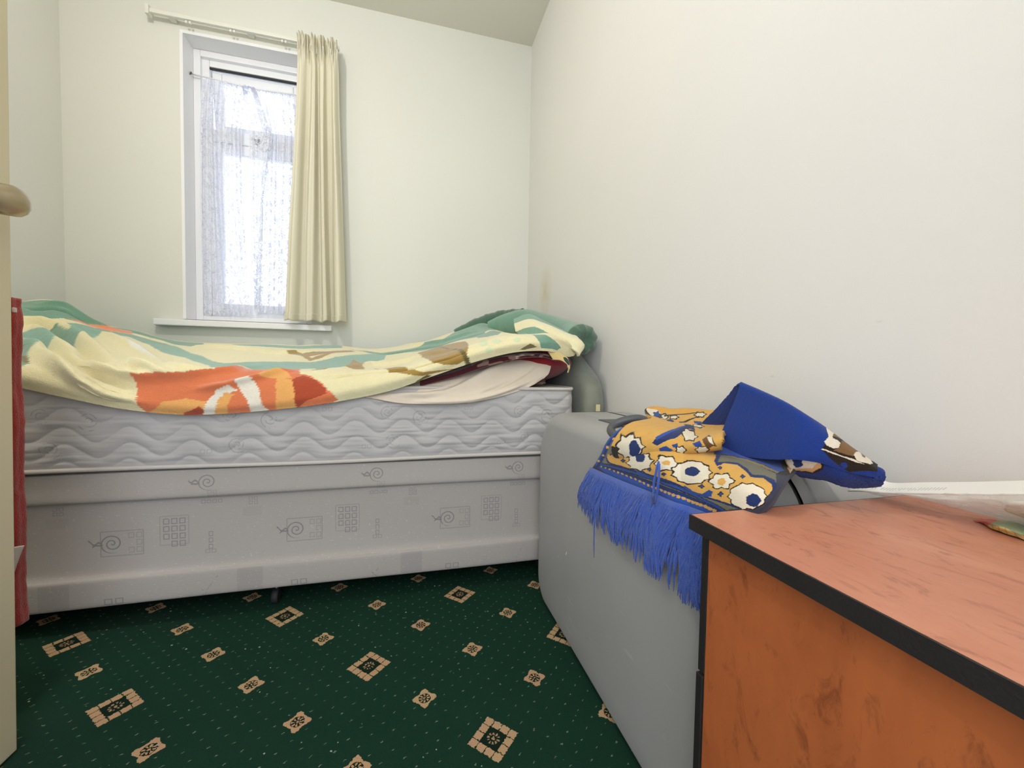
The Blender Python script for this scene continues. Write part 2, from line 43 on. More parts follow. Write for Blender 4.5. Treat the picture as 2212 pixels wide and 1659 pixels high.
R1_P = [[[120,118,98],[[.0107,.0864],[.0464,.7364],[.4429,1],[.6321,.8409],[.7857,.4909],[.7286,.1455],[.6393,.0455]]],[[28,50,105],[[.0321,.1818],[.05,.2364],[.1036,.2727],[.0643,.4545],[.0714,.6045],[.0893,.7045],[.2964,.7409],[.4357,.5818],[.4679,.4818],[.4893,.5045],[.5321,.5545],[.5964,.5318],[.6429,.4955],[.6964,.5318],[.7643,.5091],[.8107,.4545],[.8143,.3591],[.7286,.1455],[.55,.1409],[.3571,.1455],[.2143,.15],[.0607,.1318]]],[[222,172,88],[[.0393,.1909],[.0571,.2273],[.1143,.2682],[.0786,.4455],[.0893,.5864],[.1036,.6818],[.3071,.7045],[.4214,.5636],[.4536,.4773],[.4857,.4409],[.4964,.4909],[.5464,.5273],[.6107,.4955],[.65,.4591],[.7036,.4955],[.7714,.4545],[.8036,.4045],[.8071,.3091],[.7214,.1636],[.5893,.1591],[.4607,.1636],[.3464,.1818],[.2321,.1818],[.0679,.1455]]],[[42,82,170],[[0,.0591],[.0893,.0773],[.1893,.0909],[.2857,.0864],[.3786,.0864],[.4929,.0864],[.6036,.0682],[.7179,.05],[1,0],[.7071,0],[.5929,0],[.4893,0],[.3857,0],[.2821,0],[.1893,0],[.1143,0]]],[[28,50,105],[[0,.0909],[.0821,.1091],[.1821,.1182],[.2786,.1182],[.3679,.1182],[.4821,.1136],[.5929,.0955],[.7071,.0727],[.7214,.0455],[.6071,.0636],[.4929,.0818],[.3786,.0818],[.2893,.0818],[.1929,.0864],[.0893,.0727],[0,.0545]]],[[40,74,150],[[.0071,.0955],[.0821,.1273],[.1821,.1545],[.2786,.1591],[.375,.1545],[.4893,.1455],[.6036,.1227],[.675,.1],[.7536,.0682],[.7643,.0455],[.6857,.0773],[.6143,.0955],[.5,.1227],[.3857,.1318],[.2857,.1318],[.1929,.1273],[.0893,.1],[.0179,.0636]]],[[38,30,24],[[.0179,.0636],[.0893,.1],[.1929,.1273],[.2857,.1318],[.3857,.1318],[.5,.1227],[.6143,.0955],[.6857,.0773],[.7643,.0455],[.7679,.0409],[.6893,.0727],[.6179,.0909],[.5036,.1136],[.3857,.1227],[.2857,.1273],[.1929,.1182],[.0929,.0909],[.0214,.0545]]],[[38,30,24],[[.0071,.0955],[.0786,.1318],[.1821,.1591],[.275,.1636],[.375,.1591],[.4893,.15],[.6036,.1227],[.675,.1045],[.7536,.0727],[.7536,.0682],[.675,.1],[.6036,.1182],[.4893,.1455],[.375,.1545],[.2786,.1545],[.1857,.15],[.0821,.1227],[.0107,.0909]]],[[222,172,88],[[.0107,.0636],[.0143,.0727],[.0214,.0682],[.0214,.0591],[.0143,.0545]]],[[222,172,88],[[.0321,.0682],[.0357,.0773],[.0464,.0727],[.0464,.0636],[.0393,.0591]]],[[222,172,88],[[.0571,.0727],[.0607,.0818],[.0679,.0773],[.0714,.0682],[.0643,.0636]]],[[222,172,88],[[.0786,.0773],[.0857,.0864],[.0929,.0818],[.0929,.0727],[.0857,.0682]]],[[222,172,88],[[.1036,.0818],[.1071,.0864],[.1143,.0864],[.1179,.0727],[.1107,.0682]]],[[222,172,88],[[.125,.0818],[.1286,.0909],[.1393,.0864],[.1393,.0727],[.1321,.0682]]],[[222,172,88],[[.1464,.0818],[.15,.0909],[.1607,.0864],[.1607,.0773],[.1536,.0727]]],[[222,172,88],[[.1679,.0864],[.175,.0909],[.1821,.0864],[.1857,.0727],[.175,.0727]]],[[222,172,88],[[.1893,.0864],[.1964,.0909],[.2036,.0864],[.2071,.0727],[.2,.0682]]],[[222,172,88],[[.2143,.0818],[.2179,.0909],[.225,.0864],[.2286,.0727],[.2214,.0682]]],[[222,172,88],[[.2357,.0773],[.2393,.0864],[.2464,.0818],[.25,.0682],[.2429,.0636]]],[[222,172,88],[[.2536,.0773],[.2607,.0818],[.2679,.0818],[.2714,.0636],[.2643,.0591]]],[[222,172,88],[[.275,.0727],[.2821,.0818],[.2893,.0773],[.2929,.0591],[.2857,.0545]]],[[222,172,88],[[.2964,.0682],[.3036,.0773],[.3107,.0727],[.3143,.0591],[.3071,.0545]]],[[222,172,88],[[.3179,.0727],[.3214,.0818],[.3321,.0773],[.3357,.0591],[.325,.0545]]],[[222,172,88],[[.3393,.0727],[.3429,.0818],[.3571,.0773],[.3607,.0591],[.35,.0545]]],[[222,172,88],[[.3607,.0727],[.3679,.0818],[.3786,.0773],[.3821,.0591],[.3714,.0545]]],[[222,172,88],[[.3821,.0727],[.3893,.0818],[.4036,.0773],[.4071,.0591],[.3964,.0545]]],[[222,172,88],[[.4071,.0727],[.4143,.0818],[.4286,.0773],[.4321,.0591],[.4214,.0545]]],[[222,172,88],[[.4321,.0727],[.4393,.0818],[.4536,.0773],[.4607,.0591],[.4464,.0545]]],[[222,172,88],[[.4571,.0727],[.4643,.0818],[.4786,.0773],[.4857,.0591],[.4714,.0545]]],[[222,172,88],[[.4821,.0727],[.4893,.0818],[.5036,.0773],[.5107,.0545],[.4964,.05]]],[[222,172,88],[[.5036,.0727],[.5107,.0818],[.5286,.0773],[.5321,.0591],[.5214,.05]]],[[222,172,88],[[.5286,.0727],[.5357,.0818],[.55,.0773],[.5571,.0545],[.5429,.05]]],[[222,172,88],[[.55,.0727],[.5571,.0818],[.5714,.0773],[.5786,.0591],[.5643,.05]]],[[222,172,88],[[.5714,.0727],[.5786,.0818],[.5964,.0773],[.6036,.0545],[.5893,.05]]],[[222,172,88],[[.5964,.0682],[.6036,.0773],[.6214,.0727],[.625,.05],[.6107,.0455]]],[[222,172,88],[[.6214,.0636],[.6286,.0727],[.6464,.0682],[.6536,.0455],[.6357,.0409]]],[[42,82,170],[[0,.0636],[0,.1955],[0,.3182],[0,.4545],[0,.5864],[0,.7045],[0,.8],[.0679,.7864],[.05,.7182],[.0393,.6045],[.0321,.4545],[.0286,.3045],[.0321,.1682],[.0321,.0318]]],[[28,50,105],[[.0143,.0364],[.0107,.1727],[.0107,.3045],[.0107,.4636],[.0179,.6091],[.0286,.7227],[.0464,.7955],[.0643,.7864],[.0429,.7182],[.0357,.6],[.0286,.4545],[.025,.3],[.0286,.1682],[.0286,.0318]]],[[222,172,88],[[0,.1182],[.0107,.1273],[.0179,.1091],[.0071,.0955]]],[[222,172,88],[[.0071,.1955],[.0179,.2045],[.025,.1864],[.0143,.1773]]],[[222,172,88],[[.0107,.2773],[.0214,.2864],[.0286,.2682],[.0179,.2591]]],[[222,172,88],[[.0143,.35],[.025,.3591],[.0321,.3455],[.0214,.3318]]],[[222,172,88],[[.0143,.4318],[.025,.4409],[.0321,.4227],[.025,.4091]]],[[222,172,88],[[.0214,.4909],[.0286,.5045],[.0393,.4818],[.0321,.4682]]],[[222,172,88],[[.0179,.5591],[.025,.5727],[.0393,.55],[.0321,.5364]]],[[222,172,88],[[.0107,.6318],[.0179,.6455],[.0321,.6227],[.0286,.6045]]],[[222,172,88],[[.025,.6636],[.0286,.6773],[.0464,.6545],[.0393,.6409]]],[[222,172,88],[[.0357,.6955],[.0429,.7091],[.0571,.6864],[.05,.6773]]],[[222,172,88],[[.0429,.7318],[.05,.7455],[.0643,.7227],[.0607,.7091]]],[[222,172,88],[[.0357,.2182],[.0464,.2273],[.0536,.2091],[.0429,.2]]],[[222,172,88],[[.05,.2773],[.0571,.2864],[.0643,.2682],[.0571,.2591]]],[[222,172,88],[[.0571,.3409],[.0643,.35],[.075,.3318],[.0643,.3227]]],[[222,172,88],[[.0607,.4182],[.0679,.4273],[.075,.4091],[.0679,.4]]],[[222,172,88],[[.0643,.4864],[.0714,.4955],[.0786,.4773],[.075,.4636]]],[[222,172,88],[[.0607,.5636],[.0679,.5727],[.0786,.55],[.075,.5364]]],[[222,172,88],[[.0607,.6318],[.0679,.6409],[.0786,.6182],[.075,.6045]]],[[222,172,88],[[.0643,.6818],[.0679,.6955],[.0821,.6727],[.0786,.6591]]],[[38,30,24],[[.1857,.6136],[.1857,.5864],[.1821,.5636],[.1893,.5409],[.1929,.5182],[.1786,.5091],[.1679,.5091],[.1607,.4909],[.15,.4773],[.1393,.4909],[.1321,.5045],[.1179,.5091],[.1036,.5182],[.1036,.5455],[.1071,.5682],[.1,.5864],[.0929,.6182],[.1071,.6273],[.1179,.6318],[.1214,.65],[.1321,.6636],[.1464,.65],[.1571,.6273],[.1714,.6227]]],[[236,226,204],[[.1786,.6091],[.1786,.5864],[.175,.5682],[.1821,.55],[.1857,.5273],[.175,.5182],[.1643,.5182],[.1571,.5045],[.15,.4909],[.1393,.5],[.1321,.5182],[.1214,.5182],[.1107,.5227],[.1107,.5455],[.1143,.5636],[.1071,.5818],[.1036,.6045],[.1143,.6136],[.125,.6136],[.1286,.6318],[.1357,.65],[.15,.6318],[.1571,.6182],[.1679,.6136]]],[[222,172,88],[[.15,.5727],[.1536,.5591],[.1536,.55],[.15,.5455],[.1464,.5455],[.1393,.55],[.1357,.5591],[.1321,.5682],[.1357,.5727],[.1357,.5818],[.1393,.5864],[.1464,.5773]]],[[38,30,24],[[.1643,.7909],[.1679,.7636],[.1679,.75],[.1857,.7227],[.1821,.7091],[.1679,.7045],[.1679,.6818],[.1607,.6636],[.1464,.6773],[.1357,.6773],[.1214,.6682],[.1107,.6818],[.1036,.7091],[.0893,.7182],[.0786,.7364],[.0893,.7545],[.0857,.7727],[.0786,.8],[.0929,.8045],[.1071,.8],[.1107,.8227],[.1214,.8273],[.1357,.8],[.15,.7909]]],[[236,226,204],[[.1607,.7818],[.1607,.7636],[.1643,.7455],[.175,.7318],[.1714,.7182],[.1607,.7136],[.1607,.6955],[.1536,.6818],[.1393,.6909],[.1321,.6909],[.1214,.6818],[.1107,.6955],[.1071,.7136],[.0964,.7182],[.0893,.7318],[.0964,.75],[.0964,.7591],[.0893,.7864],[.1,.7909],[.1143,.7864],[.1179,.8045],[.1286,.8045],[.1357,.7909],[.1464,.7864]]],[[38,30,24],[[.2571,.3045],[.25,.2727],[.25,.2545],[.2607,.2318],[.2429,.2182],[.2321,.2],[.2286,.1682],[.2107,.1773],[.1964,.1773],[.1786,.1591],[.1714,.1864],[.1607,.1955],[.1393,.2045],[.15,.2318],[.1464,.2545],[.1357,.2773],[.1571,.2909],[.1643,.3091],[.1679,.3409],[.1893,.3318],[.2036,.3318],[.2179,.35],[.2286,.3227],[.2393,.3091]]],[[236,226,204],[[.25,.3],[.2464,.2727],[.2464,.2545],[.2536,.2364],[.2393,.2227],[.2286,.2091],[.225,.1818],[.2071,.1909],[.1964,.1864],[.1786,.1727],[.175,.1955],[.1643,.2045],[.1464,.2091],[.1536,.2364],[.1536,.25],[.1464,.2727],[.1607,.2864],[.1714,.3],[.175,.3273],[.1929,.3182],[.2036,.3227],[.2179,.3364],[.225,.3136],[.2357,.3]]],[[28,50,105],[[.2107,.3091],[.2143,.2864],[.2143,.2682],[.2036,.2591],[.1929,.2545],[.1821,.2591],[.175,.2773],[.1679,.2955],[.1714,.3136],[.1786,.3273],[.1893,.3364],[.2,.3227]]],[[38,30,24],[[.3393,.3409],[.3393,.3182],[.3357,.3045],[.3393,.2864],[.3429,.2636],[.3286,.2591],[.3179,.2545],[.3107,.2409],[.3,.2273],[.2893,.2455],[.2821,.2591],[.2714,.2636],[.2571,.2773],[.2607,.2955],[.2643,.3136],[.2571,.3318],[.2536,.3591],[.2679,.3636],[.2786,.3636],[.2857,.3773],[.2964,.3909],[.3071,.3727],[.3143,.3545],[.3286,.35]]],[[236,226,204],[[.3357,.3364],[.3321,.3182],[.3286,.3045],[.3321,.2909],[.3357,.2727],[.325,.2636],[.3143,.2636],[.3071,.2545],[.3,.2409],[.2893,.2545],[.2857,.2682],[.275,.2682],[.2643,.2773],[.2643,.3],[.2679,.3136],[.2643,.3273],[.2607,.35],[.2714,.3545],[.2821,.3545],[.2893,.3636],[.2964,.3773],[.3071,.3636],[.3143,.3455],[.325,.3455]]],[[222,172,88],[[.3107,.3227],[.3107,.3136],[.3107,.3],[.3036,.2955],[.2964,.2909],[.2893,.2955],[.2857,.3045],[.2821,.3136],[.2857,.3227],[.2893,.3318],[.2964,.3364],[.3036,.3318]]],[[38,30,24],[[.4929,.3727],[.4893,.3364],[.5071,.3091],[.4929,.2818],[.4929,.25],[.4714,.2318],[.4536,.2136],[.4321,.1955],[.4071,.2],[.3821,.1909],[.3679,.2182],[.3429,.2227],[.3393,.2591],[.3214,.2818],[.3321,.3136],[.325,.35],[.3393,.3773],[.3464,.4091],[.3643,.4273],[.3857,.4318],[.4071,.4409],[.4286,.4273],[.4536,.4273],[.4679,.3909]]],[[236,226,204],[[.4857,.3727],[.4857,.3364],[.5,.3091],[.4857,.2864],[.4857,.2545],[.4679,.2409],[.45,.2227],[.4286,.2091],[.4071,.2091],[.3821,.2045],[.3679,.2273],[.3464,.2318],[.3464,.2636],[.3286,.2818],[.3357,.3136],[.3321,.3455],[.3464,.3682],[.3536,.3955],[.3679,.4136],[.3893,.4227],[.4071,.4318],[.4286,.4136],[.4536,.4136],[.4643,.3818]]],[[28,50,105],[[.4393,.3455],[.4393,.3227],[.4393,.2955],[.425,.2818],[.4071,.2773],[.3893,.2773],[.3786,.3],[.3714,.3227],[.3786,.3455],[.3893,.3636],[.4071,.3727],[.425,.3591]]],[[38,30,24],[[.6179,.3591],[.6179,.3318],[.6107,.3136],[.6179,.2909],[.6214,.2682],[.6036,.2636],[.5857,.2636],[.5786,.2455],[.5607,.2364],[.5464,.25],[.5393,.2682],[.5214,.2727],[.5036,.2818],[.5036,.3091],[.5107,.3273],[.5036,.35],[.5,.3727],[.5143,.3864],[.5321,.3818],[.5393,.4045],[.5536,.4182],[.5679,.4],[.5821,.3773],[.5964,.3727]]],[[236,226,204],[[.6107,.3545],[.6107,.3318],[.6036,.3136],[.6107,.2955],[.6143,.2773],[.6,.2682],[.5821,.2727],[.575,.2545],[.5607,.2455],[.5464,.2591],[.5393,.2773],[.525,.2773],[.5107,.2864],[.5107,.3091],[.5179,.3227],[.5107,.3455],[.5071,.3682],[.5214,.3727],[.5357,.3773],[.5429,.3909],[.5536,.4045],[.5714,.3864],[.5786,.3682],[.5964,.3636]]],[[222,172,88],[[.5821,.3273],[.5821,.3091],[.5857,.2909],[.5786,.2818],[.5679,.2818],[.5536,.2909],[.5464,.3045],[.5393,.3227],[.5429,.3364],[.5464,.35],[.5571,.3545],[.5679,.3409]]],[[38,30,24],[[.8107,.3364],[.8107,.3],[.8321,.2727],[.825,.2409],[.8071,.2136],[.8,.1818],[.7714,.1727],[.7536,.1455],[.725,.1545],[.7036,.1545],[.6786,.1636],[.6643,.1955],[.6393,.2091],[.6393,.2409],[.625,.2727],[.6321,.3],[.6429,.3273],[.6464,.3636],[.675,.3682],[.6893,.4],[.7143,.3909],[.7393,.3864],[.7643,.3773],[.7821,.3455]]],[[236,226,204],[[.8036,.3273],[.8036,.2955],[.8214,.2727],[.8143,.2409],[.8,.2182],[.7929,.1864],[.7643,.1818],[.75,.1545],[.725,.1636],[.7036,.1636],[.6821,.1727],[.6679,.2],[.6429,.2136],[.6429,.2455],[.6321,.2727],[.6393,.2955],[.6464,.3227],[.6536,.3545],[.6786,.3591],[.6929,.3864],[.7179,.3773],[.7393,.3773],[.7643,.3682],[.7786,.3409]]],[[28,50,105],[[.7964,.2818],[.8,.25],[.8036,.2227],[.7893,.2045],[.7643,.2045],[.7429,.2091],[.7321,.2318],[.7179,.2591],[.725,.2864],[.7321,.3045],[.7536,.3091],[.775,.2955]]],[[38,30,24],[[.1393,.2273],[.1393,.2227],[.1357,.2182],[.1357,.2136],[.1357,.2091],[.1357,.2045],[.1321,.2],[.1286,.2],[.125,.2045],[.125,.2045],[.1214,.2045],[.1179,.2045],[.1143,.2091],[.1143,.2182],[.1179,.2182],[.1179,.2227],[.1179,.2273],[.1179,.2318],[.1214,.2364],[.125,.2364],[.125,.2364],[.1286,.2318],[.1321,.2318],[.1357,.2318]]],[[40,74,150],[[.1321,.2273],[.1321,.2227],[.1321,.2182],[.1321,.2182],[.1321,.2136],[.1321,.2091],[.1321,.2045],[.1286,.2091],[.125,.2091],[.125,.2136],[.125,.2091],[.1214,.2136],[.1214,.2136],[.1214,.2182],[.1214,.2182],[.1214,.2227],[.1214,.2227],[.1214,.2273],[.1214,.2318],[.125,.2318],[.125,.2273],[.1286,.2273],[.1286,.2273],[.1321,.2273]]],[[38,30,24],[[.3286,.2227],[.3286,.2182],[.325,.2182],[.325,.2136],[.325,.2091],[.325,.2045],[.325,.2],[.3214,.2],[.3179,.2045],[.3179,.2045],[.3143,.2045],[.3107,.2045],[.3107,.2091],[.3107,.2136],[.3107,.2182],[.3107,.2227],[.3107,.2227],[.3107,.2318],[.3143,.2318],[.3143,.2318],[.3179,.2318],[.3214,.2273],[.3214,.2273],[.325,.2273]]],[[40,74,150],[[.325,.2227],[.325,.2182],[.3214,.2182],[.3214,.2136],[.3214,.2136],[.3214,.2091],[.3214,.2045],[.3214,.2045],[.3179,.2091],[.3179,.2091],[.3179,.2091],[.3143,.2091],[.3143,.2136],[.3143,.2136],[.3143,.2182],[.3143,.2182],[.3143,.2227],[.3143,.2227],[.3143,.2273],[.3179,.2273],[.3179,.2227],[.3179,.2227],[.3214,.2227],[.3214,.2227]]],[[38,30,24],[[.2429,.1864],[.2429,.1818],[.2393,.1818],[.2393,.1773],[.2393,.1727],[.2393,.1682],[.2393,.1636],[.2357,.1682],[.2321,.1682],[.2321,.1727],[.2286,.1727],[.2286,.1727],[.225,.1727],[.225,.1773],[.2286,.1818],[.2286,.1864],[.2286,.1864],[.2286,.1955],[.2286,.1955],[.2321,.1955],[.2321,.1955],[.2357,.1909],[.2357,.1909],[.2393,.1909]]],[[40,74,150],[[.2393,.1864],[.2393,.1818],[.2393,.1818],[.2357,.1818],[.2357,.1773],[.2393,.1727],[.2357,.1727],[.2357,.1727],[.2321,.1727],[.2321,.1773],[.2321,.1773],[.2286,.1773],[.2286,.1773],[.2286,.1818],[.2286,.1818],[.2286,.1864],[.2286,.1864],[.2286,.1909],[.2321,.1909],[.2321,.1909],[.2321,.1909],[.2357,.1864],[.2357,.1864],[.2357,.1909]]],[[38,30,24],[[.2643,.2273],[.2643,.2227],[.2607,.2227],[.2607,.2182],[.2607,.2136],[.2607,.2091],[.2607,.2045],[.2571,.2045],[.2536,.2091],[.2536,.2091],[.25,.2091],[.2464,.2136],[.2464,.2136],[.2464,.2182],[.2464,.2227],[.2464,.2273],[.2464,.2318],[.2464,.2364],[.25,.2364],[.25,.2409],[.2536,.2364],[.2571,.2318],[.2571,.2318],[.2607,.2318]]],[[40,74,150],[[.2607,.2273],[.2607,.2227],[.2571,.2227],[.2571,.2182],[.2571,.2182],[.2571,.2136],[.2571,.2136],[.2571,.2091],[.2536,.2136],[.2536,.2136],[.2536,.2136],[.25,.2136],[.25,.2182],[.25,.2182],[.25,.2227],[.25,.2227],[.25,.2273],[.25,.2318],[.25,.2318],[.2536,.2318],[.2536,.2318],[.2536,.2318],[.2571,.2273],[.2571,.2273]]],[[38,30,24],[[.5107,.2364],[.5143,.2273],[.5107,.2227],[.5071,.2227],[.5107,.2182],[.5107,.2091],[.5071,.2091],[.5036,.2091],[.5,.2091],[.4964,.2136],[.4964,.2136],[.4893,.2136],[.4857,.2182],[.4857,.2227],[.4893,.2273],[.4893,.2318],[.4893,.2364],[.4893,.2409],[.4929,.2455],[.4964,.2455],[.5,.2409],[.5,.2409],[.5036,.2409],[.5107,.2364]]],[[40,74,150],[[.5071,.2318],[.5071,.2273],[.5071,.2227],[.5071,.2227],[.5071,.2182],[.5071,.2182],[.5036,.2136],[.5036,.2136],[.5,.2182],[.5,.2182],[.4964,.2182],[.4929,.2182],[.4929,.2227],[.4929,.2227],[.4929,.2273],[.4929,.2318],[.4929,.2318],[.4929,.2364],[.4929,.2409],[.4964,.2364],[.5,.2364],[.5,.2364],[.5036,.2318],[.5036,.2364]]],[[38,30,24],[[.6179,.2227],[.6179,.2182],[.6179,.2091],[.6143,.2091],[.6143,.2045],[.6179,.1955],[.6143,.1909],[.6107,.1909],[.6071,.1955],[.6036,.2],[.6,.2],[.5929,.2],[.5893,.2045],[.5893,.2091],[.5929,.2136],[.5929,.2182],[.5929,.2227],[.5929,.2318],[.5929,.2364],[.6,.2364],[.6036,.2318],[.6071,.2273],[.6107,.2273],[.6143,.2273]]],[[40,74,150],[[.6143,.2182],[.6143,.2136],[.6107,.2136],[.6107,.2091],[.6107,.2091],[.6107,.2045],[.6107,.2],[.6071,.2],[.6036,.2045],[.6036,.2045],[.6,.2045],[.6,.2045],[.5964,.2091],[.5964,.2136],[.5964,.2136],[.5964,.2182],[.5964,.2227],[.5964,.2227],[.5964,.2273],[.6,.2273],[.6036,.2227],[.6036,.2227],[.6071,.2227],[.6107,.2227]]],[[38,30,24],[[.6321,.4409],[.6321,.4364],[.6321,.4273],[.6321,.4227],[.6321,.4182],[.6321,.4091],[.6321,.4045],[.6286,.4045],[.625,.4091],[.6214,.4136],[.6179,.4136],[.6143,.4136],[.6107,.4182],[.6071,.4273],[.6107,.4318],[.6107,.4364],[.6107,.4409],[.6071,.45],[.6107,.4545],[.6143,.4545],[.6179,.45],[.6214,.4455],[.625,.4455],[.6286,.4455]]],[[40,74,150],[[.6286,.4364],[.6286,.4318],[.6286,.4273],[.6286,.4227],[.6286,.4227],[.6286,.4182],[.6286,.4136],[.625,.4136],[.6214,.4182],[.6214,.4182],[.6179,.4227],[.6179,.4182],[.6143,.4227],[.6143,.4273],[.6143,.4318],[.6143,.4318],[.6143,.4364],[.6143,.4409],[.6143,.4455],[.6143,.4455],[.6179,.4409],[.6214,.4409],[.6214,.4409],[.625,.4409]]],[[38,30,24],[[.5107,.4455],[.5107,.4409],[.5107,.4364],[.5107,.4318],[.5107,.4273],[.5107,.4227],[.5107,.4182],[.5071,.4227],[.5036,.4227],[.5036,.4227],[.5,.4273],[.4964,.4273],[.4929,.4318],[.4929,.4364],[.4929,.4409],[.4964,.4409],[.4929,.4455],[.4929,.45],[.4929,.4545],[.4964,.4545],[.5,.45],[.5036,.45],[.5036,.45],[.5071,.45]]],[[40,74,150],[[.5071,.4409],[.5071,.4409],[.5071,.4364],[.5071,.4364],[.5071,.4318],[.5071,.4318],[.5071,.4273],[.5071,.4273],[.5036,.4273],[.5036,.4273],[.5,.4318],[.5,.4318],[.4964,.4318],[.4964,.4364],[.4964,.4409],[.4964,.4409],[.4964,.4455],[.4964,.4455],[.4964,.45],[.5,.4455],[.5,.4455],[.5036,.4455],[.5036,.4455],[.5036,.4455]]],[[38,30,24],[[.1821,.4864],[.1821,.4818],[.1821,.4773],[.1821,.4773],[.1821,.4727],[.1821,.4682],[.1821,.4636],[.1821,.4636],[.1786,.4682],[.175,.4727],[.175,.4682],[.1714,.4727],[.1714,.4727],[.1679,.4773],[.1714,.4818],[.1714,.4818],[.1714,.4864],[.1679,.4955],[.1714,.4955],[.1714,.4955],[.175,.4909],[.175,.4909],[.1786,.4909],[.1821,.4864]]],[[40,74,150],[[.1786,.4864],[.1821,.4818],[.1821,.4773],[.1786,.4773],[.1786,.4773],[.1821,.4727],[.1821,.4682],[.1786,.4727],[.1786,.4727],[.175,.4773],[.175,.4727],[.175,.4727],[.1714,.4773],[.1714,.4773],[.1714,.4818],[.1714,.4818],[.1714,.4864],[.1714,.4864],[.1714,.4909],[.175,.4864],[.175,.4864],[.175,.4864],[.1786,.4864],[.1786,.4864]]],[[38,30,24],[[.1107,.45],[.1143,.4409],[.1107,.4409],[.1107,.4364],[.1107,.4318],[.1107,.4318],[.1107,.4273],[.1107,.4227],[.1071,.4273],[.1036,.4318],[.1036,.4318],[.1,.4318],[.1,.4318],[.0964,.4409],[.1,.4409],[.1,.4455],[.1,.4455],[.0964,.4545],[.1,.4545],[.1,.4591],[.1036,.4545],[.1071,.45],[.1071,.45],[.1107,.45]]],[[40,74,150],[[.1107,.4409],[.1107,.4409],[.1107,.4364],[.1107,.4364],[.1107,.4318],[.1107,.4318],[.1107,.4273],[.1071,.4318],[.1071,.4318],[.1036,.4364],[.1036,.4364],[.1036,.4318],[.1,.4364],[.1,.4409],[.1,.4409],[.1,.4455],[.1,.4455],[.1,.45],[.1,.45],[.1036,.45],[.1036,.45],[.1071,.4455],[.1071,.4455],[.1071,.4455]]],[[38,30,24],[[.1107,.65],[.1107,.65],[.1107,.6455],[.1107,.6409],[.1107,.6364],[.1143,.6273],[.1107,.6273],[.1107,.6273],[.1071,.6318],[.1036,.6364],[.1036,.6318],[.1,.6364],[.0964,.6364],[.0964,.6409],[.0964,.6455],[.0964,.65],[.0964,.65],[.0929,.6591],[.0929,.6636],[.0964,.6636],[.1,.6591],[.1,.6591],[.1036,.6591],[.1071,.6545]]],[[40,74,150],[[.1071,.65],[.1071,.6455],[.1071,.6455],[.1071,.6409],[.1071,.6409],[.1107,.6364],[.1071,.6364],[.1071,.6364],[.1071,.6364],[.1036,.6409],[.1036,.6364],[.1,.6409],[.1,.6409],[.1,.6409],[.1,.6455],[.1,.6455],[.0964,.6545],[.0964,.6545],[.0964,.6591],[.1,.6545],[.1,.6545],[.1036,.65],[.1036,.65],[.1036,.6545]]],[[38,30,24],[[.1714,.6909],[.1714,.6909],[.1714,.6864],[.1714,.6818],[.175,.6773],[.175,.6727],[.175,.6682],[.1714,.6727],[.1714,.6727],[.1679,.6773],[.1643,.6773],[.1643,.6727],[.1607,.6773],[.1571,.6864],[.1571,.6909],[.1571,.6955],[.1571,.6955],[.1571,.7],[.1571,.7],[.1571,.7045],[.1607,.7],[.1643,.6955],[.1643,.7],[.1679,.6955]]],[[40,74,150],[[.1679,.6909],[.1714,.6864],[.1714,.6818],[.1714,.6818],[.1714,.6818],[.1714,.6773],[.1714,.6773],[.1714,.6727],[.1679,.6773],[.1679,.6773],[.1643,.6818],[.1643,.6818],[.1607,.6864],[.1607,.6864],[.1607,.6909],[.1607,.6909],[.1607,.6909],[.1607,.6955],[.1607,.6955],[.1607,.6955],[.1643,.6909],[.1643,.6955],[.1643,.6955],[.1679,.6909]]],[[40,74,150],[[.2071,.1727],[.2607,.1591],[.3,.1773],[.3071,.1591],[.2571,.1364],[.2107,.15]]],[[40,74,150],[[.425,.1818],[.4893,.1591],[.5429,.1682],[.5429,.1455],[.4857,.1409],[.4286,.1591]]],[[40,74,150],[[.5286,.1682],[.5429,.2182],[.5643,.2136],[.575,.1682],[.5464,.15]]],[[40,74,150],[[.0643,.3727],[.0786,.4455],[.0607,.5591],[.0929,.5909],[.1036,.5545],[.0857,.5],[.0857,.4227]]],[[38,30,24],[[.4143,.5545],[.4786,.6227],[.55,.6318],[.6464,.6182],[.7571,.5864],[.8179,.6],[.8679,.6864],[.8821,1],[.8321,1],[.3286,.7227]]],[[150,130,90],[[.4179,.55],[.475,.6091],[.5393,.6273],[.6357,.6227],[.75,.6],[.75,.6227],[.6286,.65],[.5321,.6545],[.4679,.6227]]],[[42,82,170],[[.4107,.5636],[.4714,.6364],[.5393,.6591],[.6321,.6591],[.7393,.6182],[.7571,.6318],[1,1],[.8929,1],[.85,1],[.3286,.7227]]],[[38,30,24],[[.5786,.8227],[.5929,.8273],[.4786,1],[.5071,1],[.5679,1],[.6357,1],[.7214,1],[.8464,.9318],[1,.8773],[.8071,.7227],[.8393,.6182],[.7464,.6682],[.6679,.7591]]],[[222,176,120],[[.7071,.7682],[.6071,.8864],[.5321,1],[.5607,1],[.625,1],[.6964,1],[.7679,.9591],[1,.8727],[.8429,.75],[.8179,.7045],[.8393,.6455],[.775,.6864]]],[[236,226,204],[[.7107,.7909],[.5821,.9364],[.5643,1],[.6179,1],[.7071,.9773],[.9321,.8636],[.8179,.7636],[.8143,.7136],[.8214,.6727]]],[[38,30,24],[[.6964,.8455],[.6214,.9227],[.6,.9636],[.6679,.9227],[.8214,.8182],[.8214,.7773],[.7893,.7636]]],[[28,50,105],[[.7,.85],[.6357,.9136],[.6214,.9455],[.6857,.9045],[.8071,.8136],[.7929,.7818]]]]
